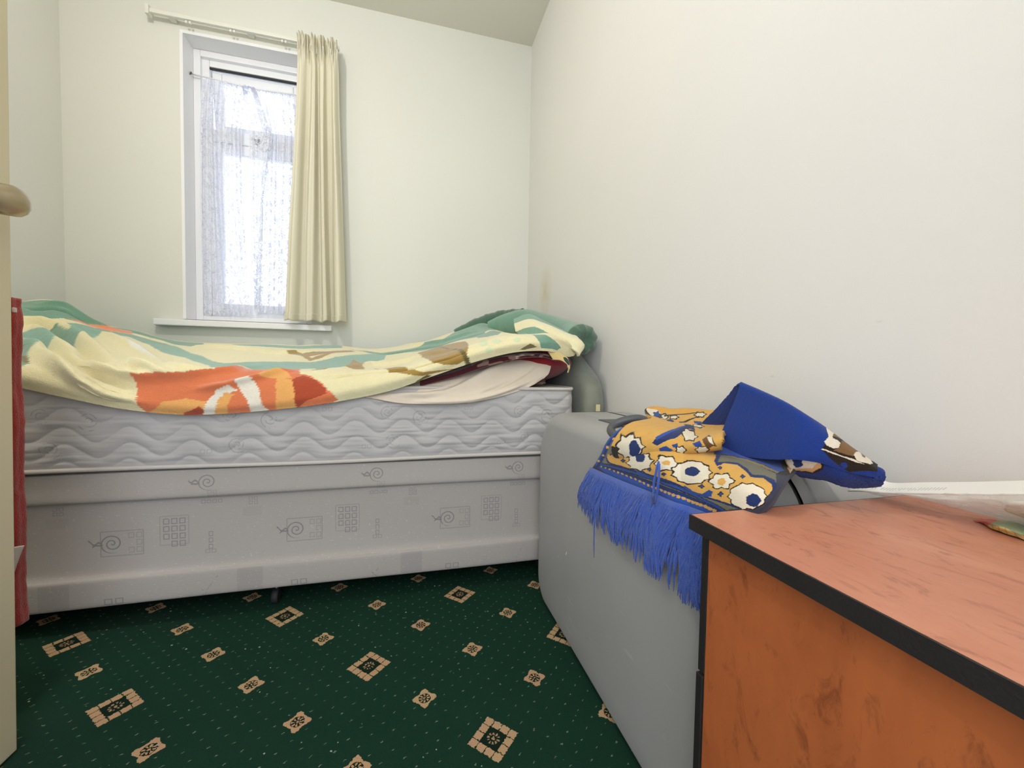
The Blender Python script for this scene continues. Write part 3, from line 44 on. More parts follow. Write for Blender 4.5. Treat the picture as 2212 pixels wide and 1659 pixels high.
R2 = [[[-.25,-1.483,.498],[-.262,-1.491,.503],[-.266,-1.488,.51],[-.264,-1.49,.521],[-.245,-1.489,.533],[-.21,-1.469,.545],[-.165,-1.433,.56],[-.135,-1.368,.569],[-.118,-1.336,.573],[-.105,-1.332,.579],[-.09,-1.342,.581]],[[-.244,-1.546,.513],[-.257,-1.557,.518],[-.262,-1.559,.527],[-.258,-1.559,.537],[-.24,-1.551,.547],[-.205,-1.523,.555],[-.16,-1.482,.564],[-.133,-1.441,.571],[-.113,-1.413,.575],[-.098,-1.405,.58],[-.08,-1.402,.584]],[[-.236,-1.598,.528],[-.25,-1.612,.534],[-.255,-1.616,.543],[-.251,-1.615,.552],[-.234,-1.604,.559],[-.2,-1.572,.562],[-.16,-1.535,.565],[-.13,-1.499,.573],[-.11,-1.479,.579],[-.092,-1.466,.584],[-.075,-1.458,.587]],[[-.228,-1.642,.542],[-.242,-1.656,.548],[-.247,-1.66,.556],[-.243,-1.659,.564],[-.226,-1.644,.569],[-.193,-1.61,.568],[-.155,-1.572,.567],[-.127,-1.543,.575],[-.107,-1.525,.582],[-.088,-1.51,.586],[-.07,-1.498,.59]],[[-.218,-1.676,.556],[-.232,-1.689,.56],[-.237,-1.694,.568],[-.233,-1.691,.575],[-.217,-1.675,.578],[-.187,-1.645,.576],[-.15,-1.608,.575],[-.123,-1.582,.58],[-.103,-1.566,.587],[-.084,-1.551,.59],[-.065,-1.536,.593]]]
R2_P = [[[222,172,88],[[0,.7611],[1,1],[1,0],[0,.1278]]],[[42,82,170],[[0,.2278],[0,.2722],[.015,.2944],[0,.1],[0,.1611]]],[[38,30,24],[[0,.3],[.08,.2722],[.045,.1056],[0,.15]]],[[38,30,24],[[.32,.2278],[.29,.2056],[.285,.1667],[.27,.1278],[.23,.1444],[.19,.0667],[.165,.1],[.145,.1278],[.09,.1],[.105,.1667],[.08,.1889],[.05,.2222],[.08,.2556],[.035,.2944],[.045,.3222],[.065,.3333],[.025,.3778],[.095,.3556],[.11,.3722],[.14,.3778],[.195,.3333],[.24,.3333],[.265,.3],[.28,.2611]]],[[236,226,204],[[.305,.2333],[.275,.2111],[.275,.1778],[.265,.15],[.225,.1556],[.2,.1111],[.17,.1222],[.155,.15],[.105,.1278],[.115,.1778],[.09,.2],[.065,.2278],[.09,.2556],[.055,.2889],[.065,.3111],[.085,.3222],[.055,.3611],[.115,.3389],[.125,.3556],[.155,.3556],[.195,.3222],[.235,.3222],[.26,.2889],[.27,.2611]]],[[28,50,105],[[.275,.2111],[.26,.1667],[.235,.1222],[.205,.1111],[.19,.1389],[.175,.1667],[.18,.2222],[.17,.2722],[.18,.3],[.195,.3111],[.225,.3],[.25,.2611]]],[[28,50,105],[[.36,.2667],[.435,.4111],[.485,.5444],[.57,.5111],[.515,.3444],[.405,.2278]]],[[42,82,170],[[.39,.2889],[.465,.4278],[.51,.5444],[.48,.5667],[.435,.4444],[.365,.3222]]],[[38,30,24],[[.735,.3833],[.72,.3667],[.705,.3556],[.71,.3333],[.71,.3056],[.68,.3167],[.655,.3278],[.635,.3222],[.61,.3278],[.585,.3556],[.575,.3778],[.545,.3944],[.515,.4222],[.52,.4389],[.535,.4556],[.52,.4833],[.515,.5111],[.55,.5056],[.58,.4944],[.6,.5056],[.63,.5111],[.66,.4722],[.675,.4389],[.705,.4167]]],[[236,226,204],[[.715,.3889],[.705,.3722],[.69,.3667],[.695,.35],[.695,.3278],[.67,.3389],[.645,.35],[.63,.3444],[.61,.3444],[.59,.3667],[.58,.3833],[.555,.4],[.53,.4222],[.535,.4389],[.55,.4444],[.54,.4667],[.54,.4833],[.565,.4833],[.595,.4722],[.61,.4778],[.635,.4833],[.655,.4556],[.665,.4333],[.69,.4167]]],[[38,30,24],[[.66,.1722],[.65,.1556],[.635,.1444],[.63,.1333],[.62,.1],[.605,.0833],[.59,.1],[.585,.1278],[.57,.1278],[.555,.1333],[.55,.1556],[.555,.1778],[.56,.1944],[.55,.2167],[.545,.2389],[.555,.25],[.57,.25],[.58,.25],[.59,.2611],[.605,.2667],[.62,.25],[.63,.2278],[.64,.2111],[.65,.1944]]],[[236,226,204],[[.645,.1778],[.64,.1611],[.625,.1556],[.62,.1444],[.615,.1278],[.605,.1167],[.595,.1278],[.59,.1444],[.58,.1444],[.57,.15],[.56,.1611],[.565,.1778],[.57,.1944],[.565,.2056],[.56,.2278],[.565,.2389],[.58,.2333],[.59,.2333],[.595,.2444],[.605,.2444],[.615,.2333],[.625,.2167],[.63,.2056],[.64,.1944]]],[[38,30,24],[[.89,.1],[.87,.0611],[.85,.0389],[.84,0],[.83,0],[.805,0],[.79,0],[.77,0],[.745,0],[.75,.0778],[.75,.1111],[.74,.1333],[.725,.1556],[.74,.1722],[.76,.1778],[.76,.2],[.765,.2222],[.79,.2111],[.81,.2],[.83,.2],[.855,.1944],[.865,.1722],[.865,.15],[.88,.1333]]],[[236,226,204],[[.875,.1056],[.86,.0889],[.845,.0778],[.835,.0222],[.825,0],[.805,.0056],[.795,.05],[.78,.0444],[.765,.0611],[.76,.1],[.765,.1222],[.75,.1333],[.74,.15],[.755,.1667],[.77,.1667],[.77,.1833],[.775,.2],[.795,.1889],[.81,.1778],[.825,.1833],[.845,.1778],[.85,.1611],[.85,.1444],[.865,.1278]]],[[40,74,150],[[.425,.1889],[.475,.2278],[.535,.1667],[.49,.1056],[.43,.1389]]],[[40,74,150],[[.7,.2778],[.765,.3111],[.81,.2167],[.745,.2056]]],[[40,74,150],[[.51,.25],[.555,.2889],[.565,.2556],[.535,.2167]]],[[110,75,40],[[.785,.3222],[.84,.4],[.9,.3222],[.96,.1389],[.92,.1667],[.875,.1278]]],[[236,226,204],[[.825,.3667],[.885,.3444],[.93,.1833],[.87,.2667]]],[[38,30,24],[[0,.8056],[.005,.8611],[.07,.6833],[.005,.65],[0,.7111]]],[[236,226,204],[[.01,.85],[.11,.8611],[.17,.7889],[.14,.6667],[.045,.6778]]],[[40,74,150],[[.175,.7389],[.165,.7167],[.15,.7056],[.145,.6944],[.135,.6722],[.115,.6611],[.105,.6667],[.105,.6778],[.09,.6722],[.07,.6667],[.07,.6778],[.085,.7],[.095,.7167],[.09,.7278],[.09,.7611],[.1,.7889],[.115,.7889],[.125,.7889],[.125,.8167],[.135,.8333],[.145,.8222],[.155,.7889],[.16,.7722],[.17,.7611]]],[[38,30,24],[[.26,.7056],[.25,.6889],[.23,.6722],[.22,.6611],[.205,.6389],[.19,.6278],[.17,.6333],[.16,.6389],[.145,.6389],[.125,.6389],[.115,.6444],[.135,.6667],[.145,.6833],[.145,.6944],[.15,.7222],[.16,.75],[.18,.7611],[.19,.7667],[.2,.7944],[.215,.8056],[.23,.7889],[.235,.7611],[.24,.7389],[.25,.7278]]],[[236,226,204],[[.24,.7],[.235,.6889],[.22,.6778],[.21,.6667],[.205,.6556],[.19,.6444],[.18,.65],[.17,.6556],[.16,.6556],[.145,.65],[.14,.6556],[.15,.6722],[.16,.6833],[.16,.6944],[.16,.7111],[.17,.7278],[.185,.7333],[.19,.7333],[.2,.75],[.215,.7667],[.22,.7556],[.225,.7333],[.225,.7222],[.235,.7167]]],[[38,30,24],[[.695,.8333],[.685,.8111],[.67,.8],[.675,.7778],[.67,.7611],[.645,.7556],[.62,.7611],[.605,.75],[.58,.7444],[.565,.7611],[.555,.7833],[.535,.7889],[.515,.8056],[.52,.8278],[.535,.8444],[.525,.8667],[.52,.9],[.545,.9],[.57,.8889],[.585,.9056],[.605,.9167],[.63,.8889],[.645,.8611],[.67,.8556]]],[[236,226,204],[[.675,.8278],[.665,.8167],[.655,.8056],[.655,.7944],[.655,.7778],[.635,.7778],[.615,.7833],[.6,.7778],[.58,.7722],[.57,.7833],[.565,.7944],[.55,.8],[.535,.8056],[.54,.8222],[.55,.8333],[.545,.85],[.545,.8667],[.565,.8667],[.585,.8611],[.595,.8722],[.615,.8778],[.63,.8611],[.64,.8444],[.655,.8444]]],[[38,30,24],[[.38,.7167],[.375,.7],[.36,.6889],[.35,.6778],[.345,.6611],[.325,.65],[.31,.6556],[.3,.6611],[.285,.6556],[.265,.6556],[.255,.6611],[.26,.6778],[.27,.6889],[.265,.7],[.265,.7222],[.275,.7389],[.29,.7444],[.305,.75],[.315,.7667],[.33,.7778],[.345,.7667],[.35,.7444],[.355,.7333],[.37,.7278]]],[[236,226,204],[[.36,.7111],[.355,.7],[.345,.6944],[.34,.6889],[.335,.6778],[.325,.6722],[.315,.6722],[.305,.6778],[.295,.6722],[.28,.6722],[.275,.6778],[.275,.6833],[.28,.6944],[.28,.7],[.275,.7056],[.285,.7167],[.3,.7222],[.31,.7278],[.315,.7333],[.33,.7389],[.335,.7389],[.34,.7278],[.345,.7222],[.355,.7167]]],[[28,50,105],[[.21,.6333],[.265,.6556],[.315,.5944],[.305,.5722],[.21,.5944]]],[[28,50,105],[[.445,.5833],[.505,.6111],[.57,.5889],[.645,.5111],[.525,.5111]]],[[40,74,150],[[.55,.6944],[.665,.6944],[.66,.6556],[.565,.6611]]],[[38,30,24],[[.2,.7389],[.35,.8056],[.555,.8944],[.565,.8722],[.355,.7778],[.205,.7]]],[[38,30,24],[[.36,.6056],[.495,.7167],[.6,.7944],[.605,.7778],[.51,.7],[.39,.5944]]],[[38,30,24],[[.725,.6278],[.715,.6167],[.695,.6111],[.69,.6],[.69,.5778],[.675,.5667],[.645,.5722],[.625,.5778],[.605,.5778],[.58,.5722],[.555,.5833],[.55,.6],[.555,.6111],[.545,.6222],[.54,.6333],[.555,.6444],[.58,.6444],[.6,.65],[.62,.6611],[.645,.6667],[.665,.6611],[.675,.65],[.685,.6444],[.71,.6389]]],[[236,226,204],[[.705,.6278],[.695,.6222],[.68,.6167],[.67,.6111],[.67,.6],[.655,.5944],[.635,.5944],[.62,.5944],[.605,.5944],[.58,.5944],[.565,.5944],[.565,.6056],[.57,.6111],[.565,.6167],[.555,.6278],[.57,.6333],[.59,.6389],[.605,.6389],[.62,.6444],[.64,.65],[.66,.6444],[.665,.6389],[.675,.6389],[.69,.6333]]]]
R3 = [[[-.19,-1.634,.548],[-.188,-1.639,.568],[-.184,-1.648,.598],[-.18,-1.657,.627],[-.178,-1.661,.644],[-.17,-1.656,.647],[-.16,-1.641,.645],[-.152,-1.617,.627],[-.142,-1.575,.597],[-.13,-1.526,.565]],[[-.192,-1.681,.547],[-.19,-1.685,.566],[-.186,-1.691,.59],[-.181,-1.696,.616],[-.178,-1.697,.633],[-.17,-1.693,.636],[-.16,-1.68,.634],[-.152,-1.662,.618],[-.142,-1.628,.59],[-.13,-1.589,.562]],[[-.192,-1.721,.551],[-.19,-1.724,.566],[-.187,-1.729,.586],[-.182,-1.732,.608],[-.178,-1.732,.622],[-.17,-1.727,.624],[-.16,-1.716,.621],[-.152,-1.701,.607],[-.142,-1.673,.583],[-.13,-1.643,.56]],[[-.19,-1.754,.558],[-.189,-1.757,.568],[-.186,-1.76,.584],[-.181,-1.762,.599],[-.176,-1.76,.608],[-.168,-1.755,.61],[-.158,-1.746,.607],[-.15,-1.733,.596],[-.14,-1.712,.576],[-.128,-1.687,.558]],[[-.175,-1.776,.558],[-.175,-1.779,.565],[-.173,-1.781,.576],[-.169,-1.781,.587],[-.163,-1.776,.594],[-.155,-1.77,.596],[-.147,-1.763,.593],[-.138,-1.753,.583],[-.128,-1.739,.568],[-.118,-1.723,.556]],[[-.148,-1.788,.549],[-.148,-1.79,.555],[-.147,-1.791,.562],[-.144,-1.79,.57],[-.139,-1.786,.575],[-.133,-1.781,.576],[-.127,-1.775,.574],[-.121,-1.769,.567],[-.115,-1.762,.558],[-.108,-1.753,.55]],[[-.125,-1.801,.545],[-.125,-1.801,.548],[-.124,-1.802,.551],[-.122,-1.801,.554],[-.118,-1.798,.557],[-.113,-1.795,.558],[-.109,-1.791,.555],[-.106,-1.788,.551],[-.103,-1.785,.547],[-.099,-1.78,.543]]]
R3_P = [[[38,30,24],[[.6,.5562],[.6333,.55],[.6708,.5562],[.6542,.275],[.65,.1938],[.8417,.0125],[1,.25],[1,.5375],[.6458,.55]]],[[236,226,204],[[.6458,.55],[.7083,.55],[.7125,.4812],[.6917,.375],[.725,.4],[.7458,.3812],[.7375,.3],[.7083,.2562],[.6625,.2562],[.6458,.2812],[.6625,.3562]]],[[132,98,58],[[.7083,.5438],[.7708,.5375],[.8667,.5375],[.8583,.4438],[.8375,.3062],[.7833,.2688],[.7125,.2375],[.7417,.3125],[.7542,.4125],[.7333,.4312],[.6917,.3875]]],[[38,30,24],[[.6875,.3938],[.7333,.475],[.775,.525],[.7542,.425],[.7083,.3812]]],[[38,30,24],[[.7042,.225],[.7625,.25],[.8417,.3],[.8375,.2812],[.7667,.2188],[.7167,.2188]]],[[236,226,204],[[.8375,.3312],[.8583,.4438],[.875,.5312],[.9,.5375],[.95,.55],[.9708,.4312],[.95,.35],[.8875,.2812],[.8375,.2688],[.7667,.2312],[.7167,.2188],[.6458,.2062],[.6458,.1938],[.7208,.2],[.7875,.225],[.8667,.2438],[.9167,.2812],[.8667,.2688]]],[[132,98,58],[[.8917,.5375],[.9208,.5375],[.9167,.4312],[.8958,.4188]]],[[236,226,204],[[.65,.55],[.6792,.55],[.6667,.55]]]]
BAND = [[[-.078,-1.74,.51],[-.074,-1.739,.51],[-.07,-1.738,.511]],[[-.08,-1.758,.515],[-.07,-1.749,.518],[-.056,-1.736,.525]],[[-.08,-1.773,.518],[-.068,-1.764,.524],[-.054,-1.756,.532]],[[-.08,-1.789,.522],[-.068,-1.78,.524],[-.056,-1.773,.528]],[[-.082,-1.823,.532],[-.068,-1.816,.535],[-.054,-1.808,.538]],[[-.084,-1.861,.543],[-.068,-1.853,.546],[-.052,-1.846,.549]],[[-.086,-1.896,.554],[-.069,-1.889,.557],[-.051,-1.881,.56]],[[-.088,-1.928,.563],[-.07,-1.921,.566],[-.05,-1.913,.569]]]
FILM = [[[-.08,-1.752,.512],[-.078,-1.761,.513],[-.046,-1.756,.506]],[[-.08,-1.791,.522],[-.08,-1.796,.52],[-.045,-1.784,.506]],[[-.082,-1.831,.534],[-.086,-1.835,.527],[-.043,-1.817,.506]],[[-.084,-1.864,.544],[-.092,-1.869,.536],[-.025,-1.838,.506]],[[-.086,-1.896,.553],[-.098,-1.902,.543],[-.022,-1.871,.506]],[[-.088,-1.928,.562],[-.104,-1.934,.551],[-.021,-1.905,.506]]]
WRAP = [[[-.047,-1.845,.506],[-.04,-1.845,.506],[-.031,-1.843,.506]],[[-.049,-1.853,.506],[-.051,-1.857,.51],[-.028,-1.849,.507]],[[-.06,-1.864,.506],[-.066,-1.872,.513],[-.025,-1.859,.509]],[[-.064,-1.874,.506],[-.068,-1.882,.513],[-.024,-1.869,.509]],[[-.067,-1.887,.506],[-.067,-1.893,.511],[-.033,-1.884,.508]],[[-.069,-1.899,.506],[-.066,-1.903,.509],[-.043,-1.897,.507]]]
HANDLE = [[-.167,-1.437,.551],[-.17,-1.428,.557],[-.182,-1.422,.565],[-.202,-1.416,.564],[-.22,-1.408,.558],[-.234,-1.406,.55],[-.244,-1.415,.542],[-.252,-1.445,.538],[-.252,-1.473,.539],[-.238,-1.486,.545],[-.218,-1.487,.549],[-.202,-1.489,.553]]
FOLD = [[[-.244,-.66,.842],[-.253,-.72,.804],[-.25,-.76,.775]],[[-.202,-.7,.856],[-.212,-.78,.814],[-.214,-.83,.774]],[[-.168,-.76,.827],[-.175,-.84,.794],[-.179,-.88,.762]],[[-.138,-.84,.792],[-.141,-.9,.768],[-.15,-.93,.739]],[[-.112,-.9,.766],[-.112,-.945,.746],[-.128,-.955,.718]],[[-.1,-.91,.754],[-.098,-.95,.731],[-.118,-.955,.704]]]
R4 = [[[-.17,-1.731,.556],[-.172,-1.736,.549],[-.165,-1.737,.542],[-.15,-1.734,.534]],[[-.165,-1.762,.576],[-.168,-1.768,.564],[-.16,-1.768,.55],[-.145,-1.759,.537]],[[-.15,-1.778,.571],[-.152,-1.782,.559],[-.145,-1.779,.546],[-.13,-1.769,.531]],[[-.125,-1.781,.56],[-.127,-1.785,.552],[-.122,-1.783,.541],[-.11,-1.773,.529]],[[-.1,-1.787,.547],[-.1,-1.79,.544],[-.098,-1.789,.539],[-.09,-1.781,.532]]]
R4_P = [[[38,30,24],[[0,0],[0,0],[0,0],[.0504,0],[.1345,0],[.2269,.2135],[.3109,.4382],[.2689,.6067],[.1681,.7303],[.0084,.6067],[0,.6742],[0,.3933],[0,.1685]]],[[222,176,120],[[0,.2697],[.0252,0],[.0756,0],[.1176,0],[.2017,.2247],[.2773,.427],[.2689,.5393],[.1681,.6742],[.0504,.5955],[0,.6517],[0,.6854],[0,.4944]]],[[236,226,204],[[.0168,.2809],[.0588,.0337],[.1176,.0562],[.1849,.2584],[.2521,.4494],[.1765,.5843],[.0588,.5281],[0,.6629],[0,.6517]]],[[28,50,105],[[.0672,.2809],[.0924,.1573],[.1176,.1798],[.1429,.3258],[.1261,.4719],[.0756,.5056],[.0504,.4719]]]]
# ------------------------------------------------------------------ helpers
def s2l(c):
    return tuple((x/255/12.92 if x/255 <= .04045 else ((x/255+.055)/1.055)**2.4) for x in c)
def obj(name, me, m=None, parent=None, loc=None):
    if isinstance(me, bmesh.types.BMesh):
        b = me; me = bpy.data.meshes.new(name); b.normal_update(); b.to_mesh(me); b.free()
    o = bpy.data.objects.new(name, me); COL.objects.link(o)
    if m: me.materials.append(m)
    if parent:
        o.parent = parent
        o.matrix_parent_inverse = Matrix.Translation(-parent.location)
    if loc: o.location = loc
    return o
def thing(name, label, cat, loc=(0,0,0), group=None):
    o = bpy.data.objects.new(name, None); COL.objects.link(o); o.location = loc; o.empty_display_size = .05
    tag(o, label, cat, group); return o
def tag(o, label, cat, group=None):
    o['label'] = label; o['category'] = cat
    if group: o['group'] = group
    return o
def struct(o, label=None):
    o['kind'] = 'structure'
    return o
def smooth(me):
    me.polygons.foreach_set('use_smooth', [True]*len(me.polygons)); return me
def box(b, x0, x1, y0, y1, z0, z1, bev=0, seg=2):
    vs = [b.verts.new((x, y, z)) for x in (x0, x1) for y in (y0, y1) for z in (z0, z1)]
    fs = [b.faces.new([vs[i] for i in f]) for f in ((0,1,3,2),(4,6,7,5),(0,4,5,1),(2,3,7,6),(0,2,6,4),(1,5,7,3))]
    if bev:
        es = set(e for f in fs for e in f.edges)
        bmesh.ops.bevel(b, geom=list(es), offset=bev, segments=seg, affect='EDGES', profile=.6)
    return b
def BX(*a, **k):
    b = bmesh.new(); return box(b, *a, **k)
def tube(pts, rad, n=10, cap=True, b=None, flat=1.0):
    b = b or bmesh.new(); pts = [Vector(p) for p in pts]; N = len(pts)
    rads = rad if hasattr(rad, '__len__') else [rad]*N
    t = (pts[1]-pts[0]).normalized(); ref = Vector((0,0,1)) if abs(t.z) < .9 else Vector((1,0,0))
    nrm = t.cross(ref).normalized(); rings = []
    for i in range(N):
        t2 = (pts[min(i+1,N-1)]-pts[max(i-1,0)]).normalized()
        nrm = (nrm - t2*nrm.dot(t2)).normalized(); bi = t2.cross(nrm)
        rings.append([b.verts.new(pts[i]+(nrm*math.cos(a)+bi*math.sin(a)*flat)*rads[i]) for a in [2*math.pi*k/n for k in range(n)]])
    for i in range(N-1):
        for k in range(n):
            f = b.faces.new((rings[i][k], rings[i][(k+1)%n], rings[i+1][(k+1)%n], rings[i+1][k])); f.smooth = True
    if cap:
        b.faces.new(rings[0][::-1]); b.faces.new(rings[-1])
    return b
def crv(P, t):
    P = np.array(P, float); n = len(P); t = np.clip(t, 0, n-1-1e-9); i = t.astype(int)
    f = (t-i).reshape(-1, *([1]*(P.ndim-1)))
    e = np.concatenate([[2*P[0]-P[1]], P, [2*P[-1]-P[-2]]]); a, b, c, d = e[i], e[i+1], e[i+2], e[i+3]
    return .5*((2*b)+(-a+c)*f+(2*a-5*b+4*c-d)*f*f+(-a+3*b-3*c+d)*f**3)
def surf(C, nu, nv):
    C = np.array(C, float); A = crv(C, np.linspace(0, len(C)-1, nu))
    return crv(A.transpose(1,0,2), np.linspace(0, C.shape[1]-1, nv)).transpose(1,0,2)
def normals(G):
    a = np.gradient(G, axis=0); b = np.gradient(G, axis=1); n = np.cross(a, b)
    return n/np.maximum(np.linalg.norm(n, axis=-1, keepdims=True), 1e-9)
def grid_mesh(name, G, thick=0, col=None, flip=False):
    """sheet from grid G (nu,nv,3); with thick: closed slab of that thickness towards -normal"""
    nu, nv = G.shape[:2]; idx = np.arange(nu*nv).reshape(nu, nv)
    q = np.stack([idx[:-1,:-1], idx[1:,:-1], idx[1:,1:], idx[:-1,1:]], -1).reshape(-1, 4)
    V = G.reshape(-1, 3)
    if thick:
        n = normals(G); V2 = (G-n*thick).reshape(-1, 3); off = nu*nv
        rim = np.concatenate([idx[0,:], idx[1:,-1], idx[-1,-2::-1], idx[-2:0:-1,0]])
        r2 = np.roll(rim, -1)
        side = np.stack([rim, rim+off, r2+off, r2], -1)[:, ::-1]
        q = np.concatenate([q, (q+off)[:, ::-1], side]); V = np.concatenate([V, V2])
    if flip: q = q[:, ::-1]
    me = bpy.data.meshes.new(name)
    me.vertices.add(len(V)); me.vertices.foreach_set('co', V.astype(np.float32).ravel())
    me.loops.add(q.size); me.loops.foreach_set('vertex_index', q.ravel().astype(np.int32))
    me.polygons.add(len(q)); me.polygons.foreach_set('loop_start', np.arange(0, q.size, 4, dtype=np.int32))
    me.polygons.foreach_set('loop_total', np.full(len(q), 4, np.int32))
    me.update(calc_edges=True); me.polygons.foreach_set('use_smooth', [True]*len(q))
    if col is not None:
        c = col.reshape(-1, 3)
        if thick: c = np.concatenate([c, c])
        at = me.color_attributes.new('pattern', 'FLOAT_COLOR', 'POINT')
        at.data.foreach_set('color', np.concatenate([c, np.ones((len(c), 1))], 1).astype(np.float32).ravel())
    me.validate(); return me
def vnoise(x, y, seed=0):
    """smooth value noise, vectorised"""
    r = np.random.default_rng(seed).random((64, 64))
    xi = np.floor(x).astype(int); yi = np.floor(y).astype(int); fx = x-xi; fy = y-yi
    fx = fx*fx*(3-2*fx); fy = fy*fy*(3-2*fy)
    g = lambda a, b: r[a % 64, b % 64]
    return ((g(xi,yi)*(1-fx)+g(xi+1,yi)*fx)*(1-fy)+(g(xi,yi+1)*(1-fx)+g(xi+1,yi+1)*fx)*fy)*2-1
def inpoly(u, v, P):
    P = np.array(P); r = np.zeros(u.shape, bool); m = len(P)
    sel = (u > P[:,0].min()) & (u < P[:,0].max()) & (v > P[:,1].min()) & (v < P[:,1].max())
    uu, vv = u[sel], v[sel]; k = np.zeros(uu.shape, bool)
    for i in range(m):
        x1, y1 = P[i]; x2, y2 = P[(i+1) % m]
        if y1 == y2: continue
        c = ((y1 > vv) != (y2 > vv)) & (uu < (x2-x1)*(vv-y1)/(y2-y1)+x1); k ^= c
    r[sel] = k; return r
def paint(nu, nv, base, polys, jit=.002, fr=160, seed=1):
    u, v = np.meshgrid(np.linspace(0,1,nu), np.linspace(0,1,nv), indexing='ij')
    du = jit*vnoise(u*fr, v*fr, seed)+jit*.5*vnoise(u*fr*2.3, v*fr*2.3, seed+1); dv = jit*vnoise(u*fr+9, v*fr+31, seed+2)
    c = np.zeros((nu, nv, 3)); c[:] = s2l(base)
    for colr, P in polys:
        if len(P) < 3: continue
        c[inpoly(u+du, v+dv, P)] = s2l(colr)
    return c
def creases(G, F, uvscale):
    """push the sheet along its normal around crease lines (height, width in m, line in surface parameters)"""
    nu, nv = G.shape[:2]; u, v = np.meshgrid(np.linspace(0,1,nu)*uvscale[0], np.linspace(0,1,nv)*uvscale[1], indexing='ij')
    disp = np.zeros((nu, nv))
    for h, wd, L in F:
        L = np.array(L)*np.array(uvscale); best = np.full((nu, nv), 1e9); tpar = np.zeros((nu, nv)); n = len(L)-1
        for i in range(n):
            a, b = L[i], L[i+1]; d = b-a; l2 = max(d@d, 1e-9)
            t = np.clip(((u-a[0])*d[0]+(v-a[1])*d[1])/l2, 0, 1); ds = np.hypot(u-a[0]-t*d[0], v-a[1]-t*d[1])
            m = ds < best; best[m] = ds[m]; tpar[m] = (i+t[m])/n
        disp += h*np.exp(-(best/wd)**2)*np.clip(np.minimum(tpar*5+.25, (1-tpar)*4+.1), 0, 1)
    return G+normals(G)*disp[..., None]
# --- shader expression helper: arithmetic on sockets builds Math nodes
class X:
    nt = None
    def __init__(s, v): s.v = v
    @staticmethod
    def m(op, *a):
        n = X.nt.nodes.new('ShaderNodeMath'); n.operation = op
        for i, q in enumerate(a):
            q = q.v if isinstance(q, X) else q
            if isinstance(q, (int, float)): n.inputs[i].default_value = q
            else: X.nt.links.new(q, n.inputs[i])
        return X(n.outputs[0])
    def __add__(s, o): return X.m('ADD', s, o)
    __radd__ = __add__
    def __sub__(s, o): return X.m('SUBTRACT', s, o)
    def __rsub__(s, o): return X.m('SUBTRACT', o, s)
    def __mul__(s, o): return X.m('MULTIPLY', s, o)
    __rmul__ = __mul__
    def __truediv__(s, o): return X.m('DIVIDE', s, o)
    def abs(s): return X.m('ABSOLUTE', s)
    def lt(s, o): return X.m('LESS_THAN', s, o)
    def gt(s, o): return X.m('GREATER_THAN', s, o)
    def fr(s): return X.m('FRACT', s)
    def fl(s): return X.m('FLOOR', s)
    def mod(s, o): return X.m('FLOORED_MODULO', s, o)
    def mx(s, o): return X.m('MAXIMUM', s, o)
    def mn(s, o): return X.m('MINIMUM', s, o)
    def sq(s): return s*s
    def sqrt(s): return X.m('SQRT', s)
    def cl(s): return s.mx(0).mn(1)
def new_mat(name, col=(200,200,200), rough=.6, metal=0, spec=.5, sheen=0):
    m = bpy.data.materials.new(name); m.use_nodes = True; nt = m.node_tree; X.nt = nt
    b = nt.nodes['Principled BSDF']; b.inputs['Base Color'].default_value = (*s2l(col), 1)
    b.inputs['Roughness'].default_value = rough; b.inputs['Metallic'].default_value = metal
    b.inputs['Specular IOR Level'].default_value = spec
    if sheen: b.inputs['Sheen Weight'].default_value = sheen; b.inputs['Sheen Roughness'].default_value = .5
    return m, nt, b
def coords(nt, kind='Object'):
    t = nt.nodes.new('ShaderNodeTexCoord'); s = nt.nodes.new('ShaderNodeSeparateXYZ'); nt.links.new(t.outputs[kind], s.inputs[0])
    return t.outputs[kind], X(s.outputs[0]), X(s.outputs[1]), X(s.outputs[2])
def noise(nt, vec, scale, detail=3, rough=.5, stretch=None, dist=0):
    if stretch:
        mp = nt.nodes.new('ShaderNodeMapping'); mp.inputs['Scale'].default_value = stretch; nt.links.new(vec, mp.inputs[0]); vec = mp.outputs[0]
    n = nt.nodes.new('ShaderNodeTexNoise'); n.inputs['Scale'].default_value = scale; n.inputs['Detail'].default_value = detail
    n.inputs['Roughness'].default_value = rough; n.inputs['Distortion'].default_value = dist
    nt.links.new(vec, n.inputs['Vector']); return X(n.outputs[0])
def mix(nt, f, a, b):
    n = nt.nodes.new('ShaderNodeMix'); n.data_type = 'RGBA'
    def put(i, q):
        if isinstance(q, X): nt.links.new(q.v, n.inputs[i])
        elif isinstance(q, (int, float)): n.inputs[i].default_value = q
        elif isinstance(q, tuple): n.inputs[i].default_value = (*s2l(q), 1)
        else: nt.links.new(q, n.inputs[i])
    put(0, f); put(6, a); put(7, b); return n.outputs[2]
def bump(nt, b, h, dist, strength=1.0):
    n = nt.nodes.new('ShaderNodeBump'); n.inputs['Distance'].default_value = dist; n.inputs['Strength'].default_value = strength
    nt.links.new(h.v, n.inputs['Height']); nt.links.new(n.outputs[0], b.inputs['Normal'])
def plain(name, col, rough=.6, nscale=0, nb=.0005, var=0, **k):
    m, nt, b = new_mat(name, col, rough, **k)
    if nscale:
        v, x, y, z = coords(nt); n = noise(nt, v, nscale); bump(nt, b, n, nb)
        if var:
            n2 = noise(nt, v, nscale*.07+2); c2 = tuple(max(0, c-var) for c in col)
            nt.links.new(mix(nt, n2, col, c2), b.inputs['Base Color'])
    return m
